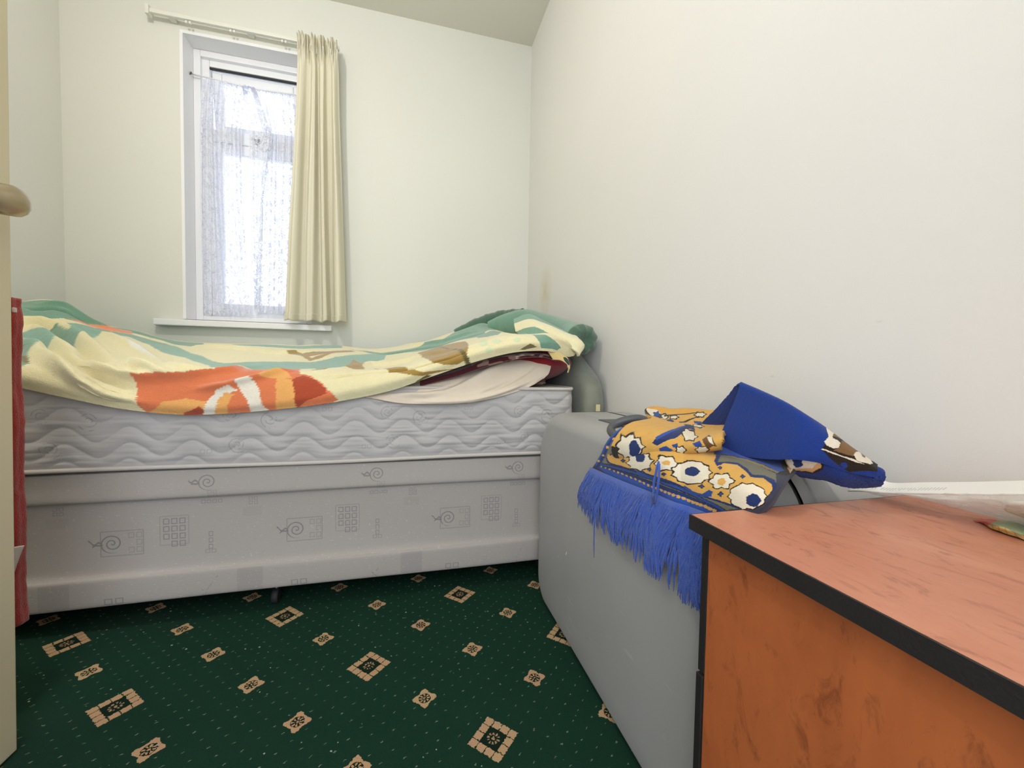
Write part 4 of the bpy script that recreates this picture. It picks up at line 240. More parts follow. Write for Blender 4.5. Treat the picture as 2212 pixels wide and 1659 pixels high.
# ------------------------------------------------------------------ materials
def wall_mat(name, col, stain=False):
    m, nt, b = new_mat(name, col, .75, spec=.25)
    v, x, y, z = coords(nt)
    big = noise(nt, v, 1.6, 2); c = mix(nt, big, col, tuple(q-7 for q in col))
    if stain:   # damp yellow patch above the bed head, small scuffs
        d = (((y+.30)/.10).sq()+((z-1.03)/.14).sq()).sqrt(); f = (1-d).cl()*noise(nt, v, 22, 3)*.9
        c = mix(nt, f, c, (196, 180, 130))
        for yy, zz, a in ((-1.716, .735, .006), (-1.55, .655, .008)):
            d = (((y-yy)/(a)).sq()+((z-zz)/(a*.35)).sq()).sqrt(); c = mix(nt, (1-d).cl()*.5, c, (200, 196, 188))
    nt.links.new(c, b.inputs['Base Color'])
    h = noise(nt, v, 260, 2)*.25+noise(nt, v, 14, 3)*1.0
    bump(nt, b, h, .0012, .7); return m
M_WR = wall_mat('right_wall_paint', (226, 224, 220), True)
M_WB = wall_mat('window_wall_paint', (222, 222, 214))
M_WL = wall_mat('left_wall_paint', (225, 225, 219))
M_CE = wall_mat('ceiling_paint', (218, 217, 205))
M_WHITE = plain('white_gloss_paint', (236, 236, 238), .35, 60, .0003)
M_UPVC = plain('white_upvc', (238, 239, 242), .3)
M_BLACK = plain('dark_rubber_gasket', (40, 40, 42), .7)
M_RAIL = plain('white_plastic_rail', (222, 222, 212), .4)
def carpet_mat():
    m, nt, b = new_mat('green_patterned_carpet', (24, 64, 48), .95, spec=.05)
    v, x, y, z = coords(nt)
    wob = noise(nt, v, 240, 1)*.006-.003; wob2 = noise(nt, v, 190, 1)*.006-.003
    x = x+wob; y = y+wob2
    gx = (x+.7125)/.1152; gy = (y+1.217)/.1180              # lattice of the weave
    i = (gx+.5).fl(); j = (gy+.5).fl(); lx = (gx-i)*.1152; ly = (gy-j)*.1180
    par = (i+j).mod(2).lt(.5)                               # motif sites
    big = (i.mod(2).lt(.5))*(((i+j)/2+.25).fl().mod(2).lt(.5))*par
    big = (i.mod(2).lt(.5))*(j.mod(2).lt(.5))*((i*.5+j*.5+.1).fl().mod(2).lt(.5))
    small = par*(1-big)
    d1 = lx.abs()+ly.abs(); p = (lx+ly)*.7071; q = (lx-ly)*.7071
    cheb = p.abs().mx(q.abs()); r = (lx.sq()+ly.sq()).sqrt(); ang = X.m('ARCTAN2', ly, lx)
    ring = cheb.lt(.0335)*cheb.gt(.0185)
    seam = ((p/.0168+.5).fr()-.5).abs().lt(.05).mx(((q/.0168+.5).fr()-.5).abs().lt(.05))
    twill = ((p*260+q*90).fr().gt(.2)); ringc = ring*(1-seam)
    dots = X.m('COSINE', ang*10).gt(.1)*r.gt(.0065)*r.lt(.0115)+r.lt(.0032)
    bigm = (ringc+dots*.8).cl()*big
    rr = r*(1.08-.22*X.m('COSINE', ang*4))
    sq = rr.lt(.0205)
    core = (X.m('COSINE', ang*8).gt(.0)*r.gt(.0045)*r.lt(.0105)+r.lt(.0022)).cl()
    smallm = sq*(r.gt(.0118)+core).cl()*small
    blackc = (cheb.lt(.0185)*big+sq*r.lt(.0118)*small)
    ex = (x+.7125)/.0192; ey = (y+1.217)/.01967; ei = (ex+.5).fl(); ej = (ey+.5).fl()
    pe = (ei+ej).mod(2).lt(.5); dx = (ex-ei)*.0192; dy = (ey-ej)*.01967
    pin = (dx.abs()/.0028+(dy-dx*.5).abs()/.0012).lt(1)*pe*(1-(d1.lt(.052)*big)-(d1.lt(.03)*small)).cl()
    g = noise(nt, v, 9, 3); fine = noise(nt, v, 900, 1)
    base = mix(nt, g, (28, 60, 46), (36, 68, 53))
    dirt = (noise(nt, v, 3.2, 3)*2.2-.75).cl()*((x*-1.1-.85).cl())
    base = mix(nt, dirt*.75, base, (60, 64, 56))
    base = mix(nt, (fine*.7).cl(), base, (18, 46, 35))
    cream = mix(nt, (noise(nt, v, 5, 1)*1.6-.3).cl(), (202, 176, 128), (206, 158, 128))
    cream = mix(nt, (fine-.35).cl()*.8, cream, (120, 96, 70))
    c = mix(nt, blackc*.7, base, (22, 34, 26)); c = mix(nt, pin*.6, c, (150, 158, 134))
    c = mix(nt, (bigm+smallm).cl(), c, cream)
    lint = noise(nt, v, 130, 0).gt(.83)*noise(nt, v, 11, 0).gt(.5)
    c = mix(nt, lint*.8, c, (190, 200, 190))
    nt.links.new(c, b.inputs['Base Color']); bump(nt, b, fine+(bigm+smallm)*.6+noise(nt, v, 420, 2), .0018, .8); return m
M_CARPET = carpet_mat()
def pile_mat(name, rough=.9, sheen=.5, scale=700, d=.002, tint=.12, nn=1.2):
    m, nt, b = new_mat(name, rough=rough, sheen=sheen, spec=.15)
    a = nt.nodes.new('ShaderNodeVertexColor'); a.layer_name = 'pattern'
    v, x, y, z = coords(nt); n = noise(nt, v, scale, 2); n2 = noise(nt, v, 60, 3)
    c = mix(nt, (n*.6+n2*.5-.3).cl()*tint*2, a.outputs[0], (60, 55, 40)); nt.links.new(c, b.inputs['Base Color'])
    bump(nt, b, n+n2*nn, d, .6); return m
M_BLK = pile_mat('soft_fleece_blanket', scale=420, d=.003, tint=.12)
M_RUG = pile_mat('rug_pile', scale=1400, d=.0009, tint=.22, nn=.0, sheen=.12)
def wood_mat(name, a, c, along, seed):
    m, nt, b = new_mat(name, a, .38, spec=.45)
    v, x, y, z = coords(nt)
    n1 = noise(nt, v, 3.5, 4, .6, stretch=along, dist=1.2); n2 = noise(nt, v, 20, 6, .7, stretch=along, dist=1.5); n3 = noise(nt, v, 60, 4, .7, stretch=along)
    base = mix(nt, (n1*2.2-.6).cl(), a, c)
    base = mix(nt, (n2*5-2.75).cl()*.85, base, tuple(int(q*.55) for q in c))
    base = mix(nt, (n3*1.6-.5).cl()*.25, base, tuple(min(255, int(q*1.12)) for q in a))
    nt.links.new(base, b.inputs['Base Color'])
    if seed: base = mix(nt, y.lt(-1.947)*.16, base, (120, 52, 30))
    rr = n2*.25+.28; nt.links.new(rr.v, b.inputs['Roughness']); bump(nt, b, n3, .0002, .4); return m
M_WTOP = wood_mat('desktop_veneer_with_sheen', (204, 140, 112), (186, 116, 88), (2.2, .9, 1), 0)  # same wood as the sides; reflected sheen painted in as a lighter, pinker tone
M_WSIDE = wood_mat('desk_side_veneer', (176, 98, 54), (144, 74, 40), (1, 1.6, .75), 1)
M_EDGE = plain('black_edge_strip', (30, 28, 28), .55, 400, .0003, 8)
def suit_mat(name, col):
    m, nt, b = new_mat(name, col, .42, spec=.4)
    v, x, y, z = coords(nt); n = noise(nt, v, 5, 3)
    scr = noise(nt, v, 40, 2, .5, stretch=(1, .4, 3)).gt(.72)
    c = mix(nt, n, col, tuple(q-12 for q in col)); c = mix(nt, scr*.18, c, (205, 205, 205)); c = mix(nt, ((((y+1.258+(z-.226)*.4)/.0022).sq()+((z-.226)/.0055).sq()).lt(1)), c, (225, 225, 222)); nt.links.new(c, b.inputs['Base Color'])
    nt.links.new((n*.2+.34).v, b.inputs['Roughness']); bump(nt, b, noise(nt, v, 900, 1), .0002, .5); return m
M_SUIT = suit_mat('grey_hard_shell', (166, 166, 165))
M_SUITD = plain('dark_grey_plastic', (78, 80, 84), .45, 200, .0002)
M_SEAM = plain('seam_rubber', (60, 60, 60), .6)
def ticking(name, col, print_col, base=True):
    """damask ticking of the divan: swirls, rows of small squares, dotted patches"""
    m, nt, b = new_mat(name, col, .8, spec=.2, sheen=.2)
    v, x, y, z = coords(nt); P = .412
    def rep(cx): return ((x-cx)/P+.5).fr()*P-P/2
    wv = noise(nt, v, 900, 1)
    def squares(cx, cz, nx, nz, sx, sz, skip=None):
        lx = rep(cx)/sx+nx/2; lz = (z-cz)/sz+nz/2
        ins = lx.gt(0)*lx.lt(nx)*lz.gt(0)*lz.lt(nz); fx = (lx.fr()-.5).abs(); fz = (lz.fr()-.5).abs(); mm = fx.mx(fz)
        r = mm.gt(.27)*mm.lt(.38)*ins
        if skip: r = r*skip(lx, lz)
        return r
    def boxl(cx, cz, hx, hz):
        lx = rep(cx).abs(); lz = (z-cz).abs(); e = .0011
        return ((lx-hx).abs().lt(e)*lz.lt(hz)).mx((lz-hz).abs().lt(e)*lx.lt(hx))
    def swirl(cx, cz, R, s=1):
        lx = rep(cx)*s; lz = (z-cz); r = (lx.sq()+lz.sq()).sqrt(); a = X.m('ARCTAN2', lz, lx)
        k = (r/R*2.2-a/6.2832).fr()
        out = (k-.5).abs().lt(.13)*r.lt(R)
        tail = ((lz-(lx+R)*-.25+.004*X.m('SINE', lx*300)).abs().lt(.0022))*lx.lt(-R*.8)*lx.gt(-R*2.0)
        tail2 = ((lz-(lx+R)*.5+.003*X.m('SINE', lx*220)).abs().lt(.002))*lx.lt(-R*.9)*lx.gt(-R*1.7)
        return out.mx(tail).mx(tail2)
    f = swirl(-.926, .213, .024)
    f = f.mx(squares(-.878, .213, 2, 3, .0165, .0185, lambda a, c: (1-a.lt(1)*c.gt(1)*c.lt(2)))*.5)
    f = f.mx(boxl(-.905, .213, .044, .031)*.6)
    f = f.mx(squares(-.795, .2305, 3, 4, .0175, .0195, lambda a, c: (1-a.lt(1)*c.lt(1)))*.9).mx(boxl(-.795, .236, .031, .037)*.4)
    f = f.mx(squares(-.715, .203, 1, 3, .013, .0165)*.8).mx(squares(-.715, .175, 2, 1, .014, .013)*.6)
    f = f.mx(swirl(-.715, .360, .021)*.9).mx(squares(-.712, .305, 4, 1, .0125, .012)*.8).mx(squares(-.705, .328, 2, 2, .012, .012)*.5)
    f = f.mx(squares(-.617, .301, 2, 2, .012, .0115)*.7)
    f = f.mx(squares(-.915, .076, 2, 1, .022, .020)*.8)
    patch = rep(-.620).abs().lt(.030)*(z-.098).abs().lt(.030); f = f.mx(patch*((z*500).fr().gt(.5)*.30+.12))
    f = f.mx((rep(-.62).abs().lt(.022))*(z-.272).abs().lt(.012)*.12)
    sp = (((z-.085)-rep(-.715)*1.4).abs().lt(.0016)*rep(-.715).abs().lt(.022)).mx(((z-.075)+rep(-.722)*1.1).abs().lt(.002)*rep(-.722).abs().lt(.008)); f = f.mx(sp*.7*noise(nt, v, 150, 1).gt(.47))
    fleck = noise(nt, v, 130, 0, .5, stretch=(1, 1, 2)).gt(.76)*.25
    c = mix(nt, f*.62 if base else f*0, col, print_col); c = mix(nt, fleck, c, (225, 222, 215)); c = mix(nt, wv*.12, c, (110, 105, 100))
    nt.links.new(c, b.inputs['Base Color']); bump(nt, b, wv+noise(nt, v, 300, 1, .5, stretch=(.3, 1, 1)), .0003, .6); return m
M_DIVAN = ticking('divan_ticking', (178, 171, 165), (98, 100, 102))
def matt_mat():
    m, nt, b = new_mat('mattress_ticking', (192, 188, 186), .7, spec=.25, sheen=.2)
    v, x, y, z = coords(nt); P = .383
    def rep(cx): return ((x-cx)/P+.5).fr()*P-P/2
    f = None
    for cx, cz, R in ((-.305, .535, .020), (-.215, .52, .024), (-.29, .455, .022)):
        lx = rep(cx); lz = z-cz; r = (lx.sq()+lz.sq()).sqrt(); a = X.m('ARCTAN2', lz, lx)
        g = ((r/R*2.4-a/6.2832).fr()-.5).abs().lt(.12)*r.lt(R)*noise(nt, v, 90, 1).gt(.47)
        f = g if f is None else f.mx(g)
    for cx, cz in ((-.46, .545), (-.36, .44)):
        lx = rep(cx)/.014+1; lz = (z-cz)/.013+.5; mm = (lx.fr()-.5).abs().mx((lz.fr()-.5).abs())
        f = f.mx(mm.gt(.28)*mm.lt(.38)*lx.gt(0)*lx.lt(2)*lz.gt(0)*lz.lt(1))
    wv = noise(nt, v, 900, 1); c = mix(nt, f*.4, (187, 184, 182), (112, 112, 116)); c = mix(nt, wv*.1, c, (120, 116, 110))
    nt.links.new(c, b.inputs['Base Color']); bump(nt, b, wv+noise(nt, v, 200, 2, .5, stretch=(.25, 1, 1.6)), .0005, .6); return m
M_MATT = matt_mat()
M_PIPE = plain('mattress_piping', (196, 190, 182), .75, 500, .0003)
M_HEAD = plain('sage_grey_velour', (140, 144, 130), .85, 300, .0006, 14, sheen=.3)
M_SHEET = plain('cream_brushed_sheet', (226, 212, 192), .9, 500, .0006, 8, sheen=.2)
M_RED = plain('dark_red_plush', (150, 26, 40), .95, 500, .002, 30, sheen=.3)
M_FUZZ = plain('brown_fuzzy_fabric', (130, 104, 92), .95, 200, .004, 40)
M_DOOR = plain('cream_door_gloss', (206, 194, 160), .35, 30, .0004, 8)
M_BRASS = plain('aged_brass', (170, 156, 128), .3, 0, metal=.7)
M_REDF = plain('red_fleece', (176, 52, 40), .95, 500, .002, 30, sheen=.4)
M_WF = plain('white_lining_fabric', (210, 202, 198), .85, 300, .0005)
M_CHROME = plain('steel_castor', (150, 150, 150), .3, 0, metal=1)
def cloth_trans(name, col, tr=.4, rough=.85):
    m, nt, b = new_mat(name, col, rough, spec=.15)
    t = nt.nodes.new('ShaderNodeBsdfTranslucent'); t.inputs[0].default_value = (*s2l(col), 1)
    mx = nt.nodes.new('ShaderNodeMixShader'); mx.inputs[0].default_value = tr
    nt.links.new(b.outputs[0], mx.inputs[1]); nt.links.new(t.outputs[0], mx.inputs[2]); nt.links.new(mx.outputs[0], nt.nodes['Material Output'].inputs[0])
    v, x, y, z = coords(nt); bump(nt, b, noise(nt, v, 900, 1), .0003, .5); return m
M_CURT = cloth_trans('cream_curtain_cotton', (242, 238, 220), .36)
def lace_mat():
    m, nt, b = new_mat('white_lace_net', (238, 240, 250), .8, spec=.1)
    uv = nt.nodes.new('ShaderNodeUVMap'); v = uv.outputs[0]
    vo = nt.nodes.new('ShaderNodeTexNoise'); vo.inputs['Scale'].default_value = 33; vo.inputs['Detail'].default_value = 1.0; vo.inputs['Distortion'].default_value = 1.6
    nt.links.new(v, vo.inputs['Vector']); n = X(vo.outputs[0])
    vine = (n-.5).abs().lt(.05).mx(((n-.62).abs().lt(.03))).mx(((n-.38).abs().lt(.025)))
    le = noise(nt, v, 26, 0, dist=.4).gt(.62)*noise(nt, v, 120, 1).gt(.45)
    pat = vine.mx(le)
    tr = nt.nodes.new('ShaderNodeBsdfTransparent'); tl = nt.nodes.new('ShaderNodeBsdfTranslucent'); tl.inputs[0].default_value = (.60, .66, .86, 1)
    a = nt.nodes.new('ShaderNodeMixShader'); a.inputs[0].default_value = .16
    nt.links.new(b.outputs[0], a.inputs[1]); nt.links.new(tl.outputs[0], a.inputs[2])
    mx = nt.nodes.new('ShaderNodeMixShader'); nt.links.new((pat*.72+.24).v, mx.inputs[0])
    nt.links.new(tr.outputs[0], mx.inputs[1]); nt.links.new(a.outputs[0], mx.inputs[2]); nt.links.new(mx.outputs[0], nt.nodes['Material Output'].inputs[0])
    return m
M_LACE = lace_mat()
def glass_mat(name='window_glass', tint=(1,1,1)):
    m = bpy.data.materials.new(name); m.use_nodes = True; nt = m.node_tree; nt.nodes.remove(nt.nodes['Principled BSDF'])
    tr = nt.nodes.new('ShaderNodeBsdfTransparent'); tr.inputs[0].default_value = (*tint, 1); gl = nt.nodes.new('ShaderNodeBsdfGlossy'); gl.inputs['Roughness'].default_value = .02
    f = nt.nodes.new('ShaderNodeFresnel'); f.inputs[0].default_value = 1.45; mx = nt.nodes.new('ShaderNodeMixShader')
    nt.links.new(f.outputs[0], mx.inputs[0]); nt.links.new(tr.outputs[0], mx.inputs[1]); nt.links.new(gl.outputs[0], mx.inputs[2]); nt.links.new(mx.outputs[0], nt.nodes['Material Output'].inputs[0]); return m
M_GLASS = glass_mat()
def film_mat():
    m, nt, b = new_mat('clear_plastic_film', (225, 215, 205), .25, spec=.6)
    v, x, y, z = coords(nt); n = noise(nt, v, 14, 4, .6, stretch=(1, .4, 2))
    bump(nt, b, n, .01, .9); tr = nt.nodes.new('ShaderNodeBsdfTransparent'); mx = nt.nodes.new('ShaderNodeMixShader')
    nt.links.new(((n*2-.75).cl()*.45+.28).v, mx.inputs[0]); nt.links.new(tr.outputs[0], mx.inputs[1]); nt.links.new(b.outputs[0], mx.inputs[2]); nt.links.new(mx.outputs[0], nt.nodes['Material Output'].inputs[0]); return m
M_FILM = film_mat()
# ------------------------------------------------------------------ room shell
W, H, YN = 2.035, 2.395, -2.35
t = .1
fl = bmesh.new(); box(fl, -W-t, t, YN-.6, .3, -.08, 0); struct(obj('floor', fl, M_CARPET))
struct(obj('ceiling', BX(-W-t, t, YN-.6, .3, H, H+.08), M_CE))
struct(obj('wall_right', BX(0, t, YN-.6, .3, 0, H), M_WR))
struct(obj('wall_left', BX(-W-t, -W, YN-.6, .3, 0, H), M_WL))
WX0, WX1, WZ0, WZ1 = -1.612, -1.085, .862, 2.126
b = bmesh.new()
box(b, -W, WX0, 0, .3, 0, H); box(b, WX1, 0, 0, .3, 0, H); box(b, WX0, WX1, 0, .3, 0, WZ0); box(b, WX0, WX1, 0, .3, WZ1, H)
struct(obj('wall_back', b, M_WB))
b = bmesh.new()   # wall with the doorway the camera looks through
box(b, -W, -1.30, YN-t, YN, 0, H); box(b, -.40, 0, YN-t, YN, 0, H); box(b, -1.30, -.40, YN-t, YN, 2.02, H)
struct(obj('wall_near', b, M_WL))
struct(obj('trim_1', BX(WX0, WX1, -.001, .155, WZ1-.012, WZ1+.001), M_WHITE))          # painted reveals
b = bmesh.new(); box(b, WX0-.001, WX0+.011, -.001, .155, WZ0, WZ1-.012); struct(obj('trim_2', b, M_WHITE))
b = bmesh.new(); box(b, WX1-.011, WX1+.001, -.001, .155, WZ0, WZ1-.012); struct(obj('trim_3', b, M_WHITE))
struct(obj('trim_4', BX(-1.707, -.989, -.042, .0, .829, .8565, bev=.004), M_WHITE))    # sill board nosing
b = bmesh.new(); box(b, WX0, WX1, 0, .15, .835, .8625); struct(obj('trim_5', b, M_WHITE))
# ------------------------------------------------------------------ window
win = bpy.data.objects.new('window_1', None); COL.objects.link(win); win.location = ((WX0+WX1)/2, .12, WZ0); win['kind'] = 'structure'
def frame(b, x0, x1, z0, z1, y0, y1, wd, bev=.003):
    box(b, x0, x0+wd, y0, y1, z0, z1, bev); box(b, x1-wd, x1, y0, y1, z0, z1, bev)
    box(b, x0+wd, x1-wd, y0, y1, z1-wd, z1, bev); box(b, x0+wd, x1-wd, y0, y1, z0, z0+wd, bev)
X0, X1, Z0, Z1 = WX0+.011, WX1-.011, WZ0, WZ1-.012
b = bmesh.new(); frame(b, X0, X1, Z0, Z1, .088, .112, .028); frame(b, X0+.016, X1-.016, Z0+.01, Z1-.016, .108, .150, .040, .005)
ZT = 1.745
box(b, X0+.056, X1-.056, .1075, .149, ZT-.028, ZT+.028, .004)
obj('window_frame', b, M_UPVC, win)
b = bmesh.new(); frame(b, X0+.052, X1-.052, Z0+.045, ZT-.024, .116, .156, .050, .007); lower = obj('lower_sash', b, M_UPVC, win)
obj('pane', BX(X0+.098, X1-.098, .134, .140, Z0+.090, ZT-.07), M_GLASS, lower)
b = bmesh.new(); frame(b, X0+.0505, X1-.0505, Z0+.0435, ZT-.0225, .122, .126, .003, 0); obj('gasket', b, M_BLACK, win)
# fanlight: hung at the top, standing slightly open
fx0, fx1, fz0, fz1 = X0+.057, X1-.057, ZT+.034, Z1-.064
b = bmesh.new(); frame(b, fx0, fx1, fz0, fz1, .128, .160, .040, .006); fan = obj('fanlight_sash', b, M_UPVC, win)
obj('pane', BX(fx0+.036, fx1-.036, .142, .147, fz0+.036, fz1-.036), M_GLASS, fan)
pv = Matrix.Translation((0, .14, fz1)) @ Matrix.Rotation(math.radians(7), 4, 'X') @ Matrix.Translation((0, -.14, -fz1))
for o in [fan]+list(fan.children): o.data.transform(pv)
obj('gasket', BX(X0+.0555, X1-.0555, .112, .118, fz1-.002, fz1+.007), M_BLACK, win)
b = tube([(-1.342, .104, ZT+.012), (-1.342, .092, ZT+.012), (-1.342, .088, ZT+.006), (-1.342, .086, ZT-.022)], [.009, .010, .012, .010], 12)
obj('window_handle', b, plain('grey_window_handle', (150, 155, 155), .4), win)
# ------------------------------------------------------------------ curtain rail, gliders, curtain
rail = thing('curtain_rail', 'thin white plastic curtain track above the window', 'curtain rail', (-1.33, -.03, 2.155))
obj('track', BX(-1.70, -.955, -.048, -.032, 2.142, 2.160, bev=.003), M_RAIL, rail)
for xx in (-1.63, -1.33, -1.02): obj('bracket', BX(xx-.012, xx+.012, -.032, -.001, 2.146, 2.168, bev=.002), M_RAIL, rail)
gl = bmesh.new(); box(gl, -.004, .004, -.004, .004, -.010, .0, .001); me = bpy.data.meshes.new('glider'); gl.to_mesh(me); gl.free()
for i, xx in enumerate((-1.567, -1.553, -1.400, -1.386, -1.195, -1.181)):
    o = obj('glider', me, None if i else M_RAIL, rail); o.location = (xx, -.043, 2.137); o.matrix_parent_inverse = Matrix.Translation(-rail.location)
obj('end_stop', BX(-1.712, -1.698, -.056, -.026, 2.130, 2.170, bev=.003), M_RAIL, rail)
nu, nv = 260, 200
s, h = np.meshgrid(np.linspace(0,1,nu), np.linspace(0,1,nv), indexing='ij')   # h: 0 hem .. 1 heading
z = .868+h*(2.150-.868)
xl = np.interp(h, [0,.3,.75,.93,1], [-1.184,-1.168,-1.134,-1.126,-1.128]); xr = np.interp(h, [0,.3,.75,.93,1], [-.918,-.930,-.950,-.953,-.960])
swarp = s+.025*np.sin(s*9+h*2)+.012*np.sin(h*5+s*17)
xx = xl+(xr-xl)*(s+.012*np.sin(6.28*s*5+h)*h)
A = np.interp(h, [0,.6,.9,1], [.030,.026,.014,.010])
yy = -.088+A*np.tanh(1.6*np.sin(6.283*swarp*4.0+.6+.5*h))+.12*A*np.sin(6.283*swarp*9.1+2+h*1.5)
hd = np.clip((h-.90)/.06, 0, 1); yy += hd*.007*np.sin(6.283*s*13+1.2*np.sin(h*60))+hd*.004*np.sin(6.283*s*23)
yy -= .012*np.exp(-((h-.93)/.02)**2)*np.abs(np.sin(6.283*s*6.5))
z = z+hd*.010*np.sin(6.283*s*13+1)+(1-h)**8*.004*np.sin(6.283*s*4.5)
cur = thing('curtain', 'cream cotton curtain gathered at the right side of the window', 'curtain', (-1.05, -.088, .868))
G = np.stack([xx, yy, z], -1)
obj('curtain_panel', grid_mesh('curtain_panel', G, .0022), M_CURT, cur)
b = bmesh.new(); k = 6
G2 = G[:, :6].copy(); G2[..., 1] -= .0035; G2[..., 2] = G2[..., 2]
obj('bottom_hem', grid_mesh('bottom_hem', G[:, :6]+np.array([0,-.003,0]), .004), M_CURT, cur)
for i in range(7):
    sx = i/6*.98+.01; ix = int(sx*(nu-1)); p = G[ix, -8]
    obj('curtain_hook', tube([(p[0], p[1]-.002, p[2]-.02), (p[0]+.002, p[1]-.008, p[2]), (p[0]-.004, p[1]+.012, p[2]+.022), (p[0]-.006, -.05, p[2]+.018)], .0022, 6), M_RAIL, cur)
# lace net on a wire
net = thing('lace_net_curtain', 'white floral lace net hanging inside the window recess', 'net curtain', (-1.35, .075, .93))
def lace(name, xlf, xrf, ztop, zbot, nfold, ph, y0=.070, amp=.007):
    nu, nv = 220, 140; s, h = np.meshgrid(np.linspace(0,1,nu), np.linspace(0,1,nv), indexing='ij')
    hh = h; xl = np.interp(hh, *xlf); xr = np.interp(hh, *xrf)
    sc = .010*np.abs(np.sin(6.283*s*5+ph))*(1-h)**14
    z = zbot+(ztop-zbot)*h-sc*2.2; sw = s+.03*np.sin(s*11+h*3+ph)
    x = xl+(xr-xl)*s; y = y0+amp*np.sin(6.283*sw*nfold+ph)*(1-.3*h)+.4*amp*np.sin(6.283*sw*nfold*2.3+h*2)
    y += .003*np.clip((h-.94)/.04, 0, 1)*np.sin(s*160)
    me = grid_mesh(name, np.stack([x, y, z], -1)); uvl = me.uv_layers.new(name='UVMap')
    li = np.zeros(len(me.loops), np.int32); me.loops.foreach_get('vertex_index', li)
    U = np.stack([(s*1.7*(abs(xrf[1][0]-xlf[1][0])))+ph, z], -1).reshape(-1, 2)[li]
    uvl.data.foreach_set('uv', U.astype(np.float32).ravel()); return me
hs = [0, .25, .5, .8, 1]
obj('lace_panel', lace('lace_panel', (hs, [-1.565,-1.57,-1.572,-1.572,-1.562]), (hs, [-1.365,-1.385,-1.40,-1.40,-1.37]), 1.975, .915, 7, .4), M_LACE, net)
obj('lace_panel', lace('lace_panel', (hs, [-1.355,-1.340,-1.325,-1.31,-1.36]), (hs, [-1.10,-1.105,-1.11,-1.11,-1.10]), 1.972, .935, 8, 1.9, .074), M_LACE, net)
obj('lace_panel', lace('lace_panel', (hs, [-1.355,-1.36,-1.365,-1.37,-1.395]), (hs, [-1.325,-1.315,-1.31,-1.27,-1.34]), 1.970, .95, 3, .9, .062, .004), M_LACE, net)
obj('curtain_wire', tube([(WX0+.012, .068, 1.985), (-1.35, .068, 1.968), (WX1-.012, .068, 1.972)], .003, 8), M_UPVC, net)
obj('wire_hook', tube([(WX0+.012, .068, 1.992), (WX0+.016, .060, 1.985), (WX0+.012, .055, 1.975)], .003, 6), M_SUITD, net)
# ------------------------------------------------------------------ bed
bed = thing('single_divan_bed', 'single divan bed with pale grey patterned base along the window wall', 'bed', (-1.07, -.5, 0))
# base: front face profile (y offset, z), with fabric pulled in between the two rails
bx0, bx1, yf, yb = -2.01, -.125, -.952, -.04
prof = [(.012,.060),(.001,.064),(-.003,.075),(-.003,.115),(-.001,.130),(.006,.1345),(.012,.150),(.015,.20),(.014,.26),(.012,.312),(.006,.320),(-.001,.326),(-.002,.345),(0,.385),(.004,.392),(.03,.394)]
nu = 160; G = np.zeros((nu, len(prof), 3)); xs = np.linspace(bx0, bx1, nu)
for j, (dy, z_) in enumerate(prof):
    G[:, j] = np.stack([xs, yf+dy+.0015*np.sin(xs*7+j)*(j > 4)*(j < 10), z_+.0012*np.sin(xs*5+j*.5)], -1)
divan = obj('divan_base', grid_mesh('divan_base', surf(G[::4], 200, 90)), M_DIVAN, bed)
b = bmesh.new(); box(b, bx0, bx1, yf+.018, yb, .061, .392, .004); obj('divan_carcass', b, M_DIVAN, bed)
for cx, cy in ((-.985, -.905), (-.20, -.86), (-1.93, -.88), (-.2, -.12), (-1.93, -.12)):
    b = tube([(cx-.008, cy, .019), (cx+.008, cy, .019)], .019, 16); c_ = obj('castor', b, M_BLACK, bed)
    obj('castor_stem', tube([(cx, cy, .019), (cx, cy+.006, .040), (cx, cy+.010, .063)], .004, 8), M_CHROME, c_)
# mattress: quilted border
mat = thing('mattress', 'quilted grey mattress on the divan base, edge showing under the bedding', 'mattress', (-1.07, -.5, .394))
nu, nv = 900, 100; mx0, mx1 = -2.005, -.126
xs = np.linspace(mx0, mx1, nu); zz = np.linspace(.402, .600, nv); s, z = np.meshgrid(xs, zz, indexing='ij')
def tri(p): # rounded zig-zag, peaks up
    q = np.abs((p % 1)-.5)*2; return 1-(q**.85)
ph = (s+.39)/.1285
d = np.full(s.shape, 1e9); rows = [(.395,.0),(.437,.04),(.479,.02),(.521,.07),(.560,.03)]
for k, (zr, p0) in enumerate(rows):
    zc = zr+.036*np.cos(2*math.pi*(ph-p0-.5*0))*.5+.012+.008*vnoise(s*3+k*7, z*0, 5+k)
    sl = .036*math.pi/.1285; d = np.minimum(d, np.abs(z-zc)/np.sqrt(1+sl*sl*np.sin(2*math.pi*(ph-p0))**2))
puff = (1-np.exp(-(d/.007)))*.6; edge = np.clip(np.minimum((z-.402)/.02, (.600-z)/.02), 0, 1)
crs = .0026*vnoise(s*5, z*70, 3)+.0016*vnoise(s*12+z*20, z*110, 4)
y = -.955-(.008*puff*edge+.004*np.sin(np.clip((z-.402)/.198, 0, 1)*3.1416)+np.abs(crs)*edge)
xe = np.clip((s-(mx1-.03))/.03, 0, 1); y += .020*xe**2.5
obj('quilted_border', grid_mesh('quilted_border', np.stack([s, y, z], -1)), M_MATT, mat)
b = bmesh.new(); box(b, mx0, mx1-.004, -.945, -.03, .398, .604, .012, 3); obj('mattress_core', b, M_MATT, mat)
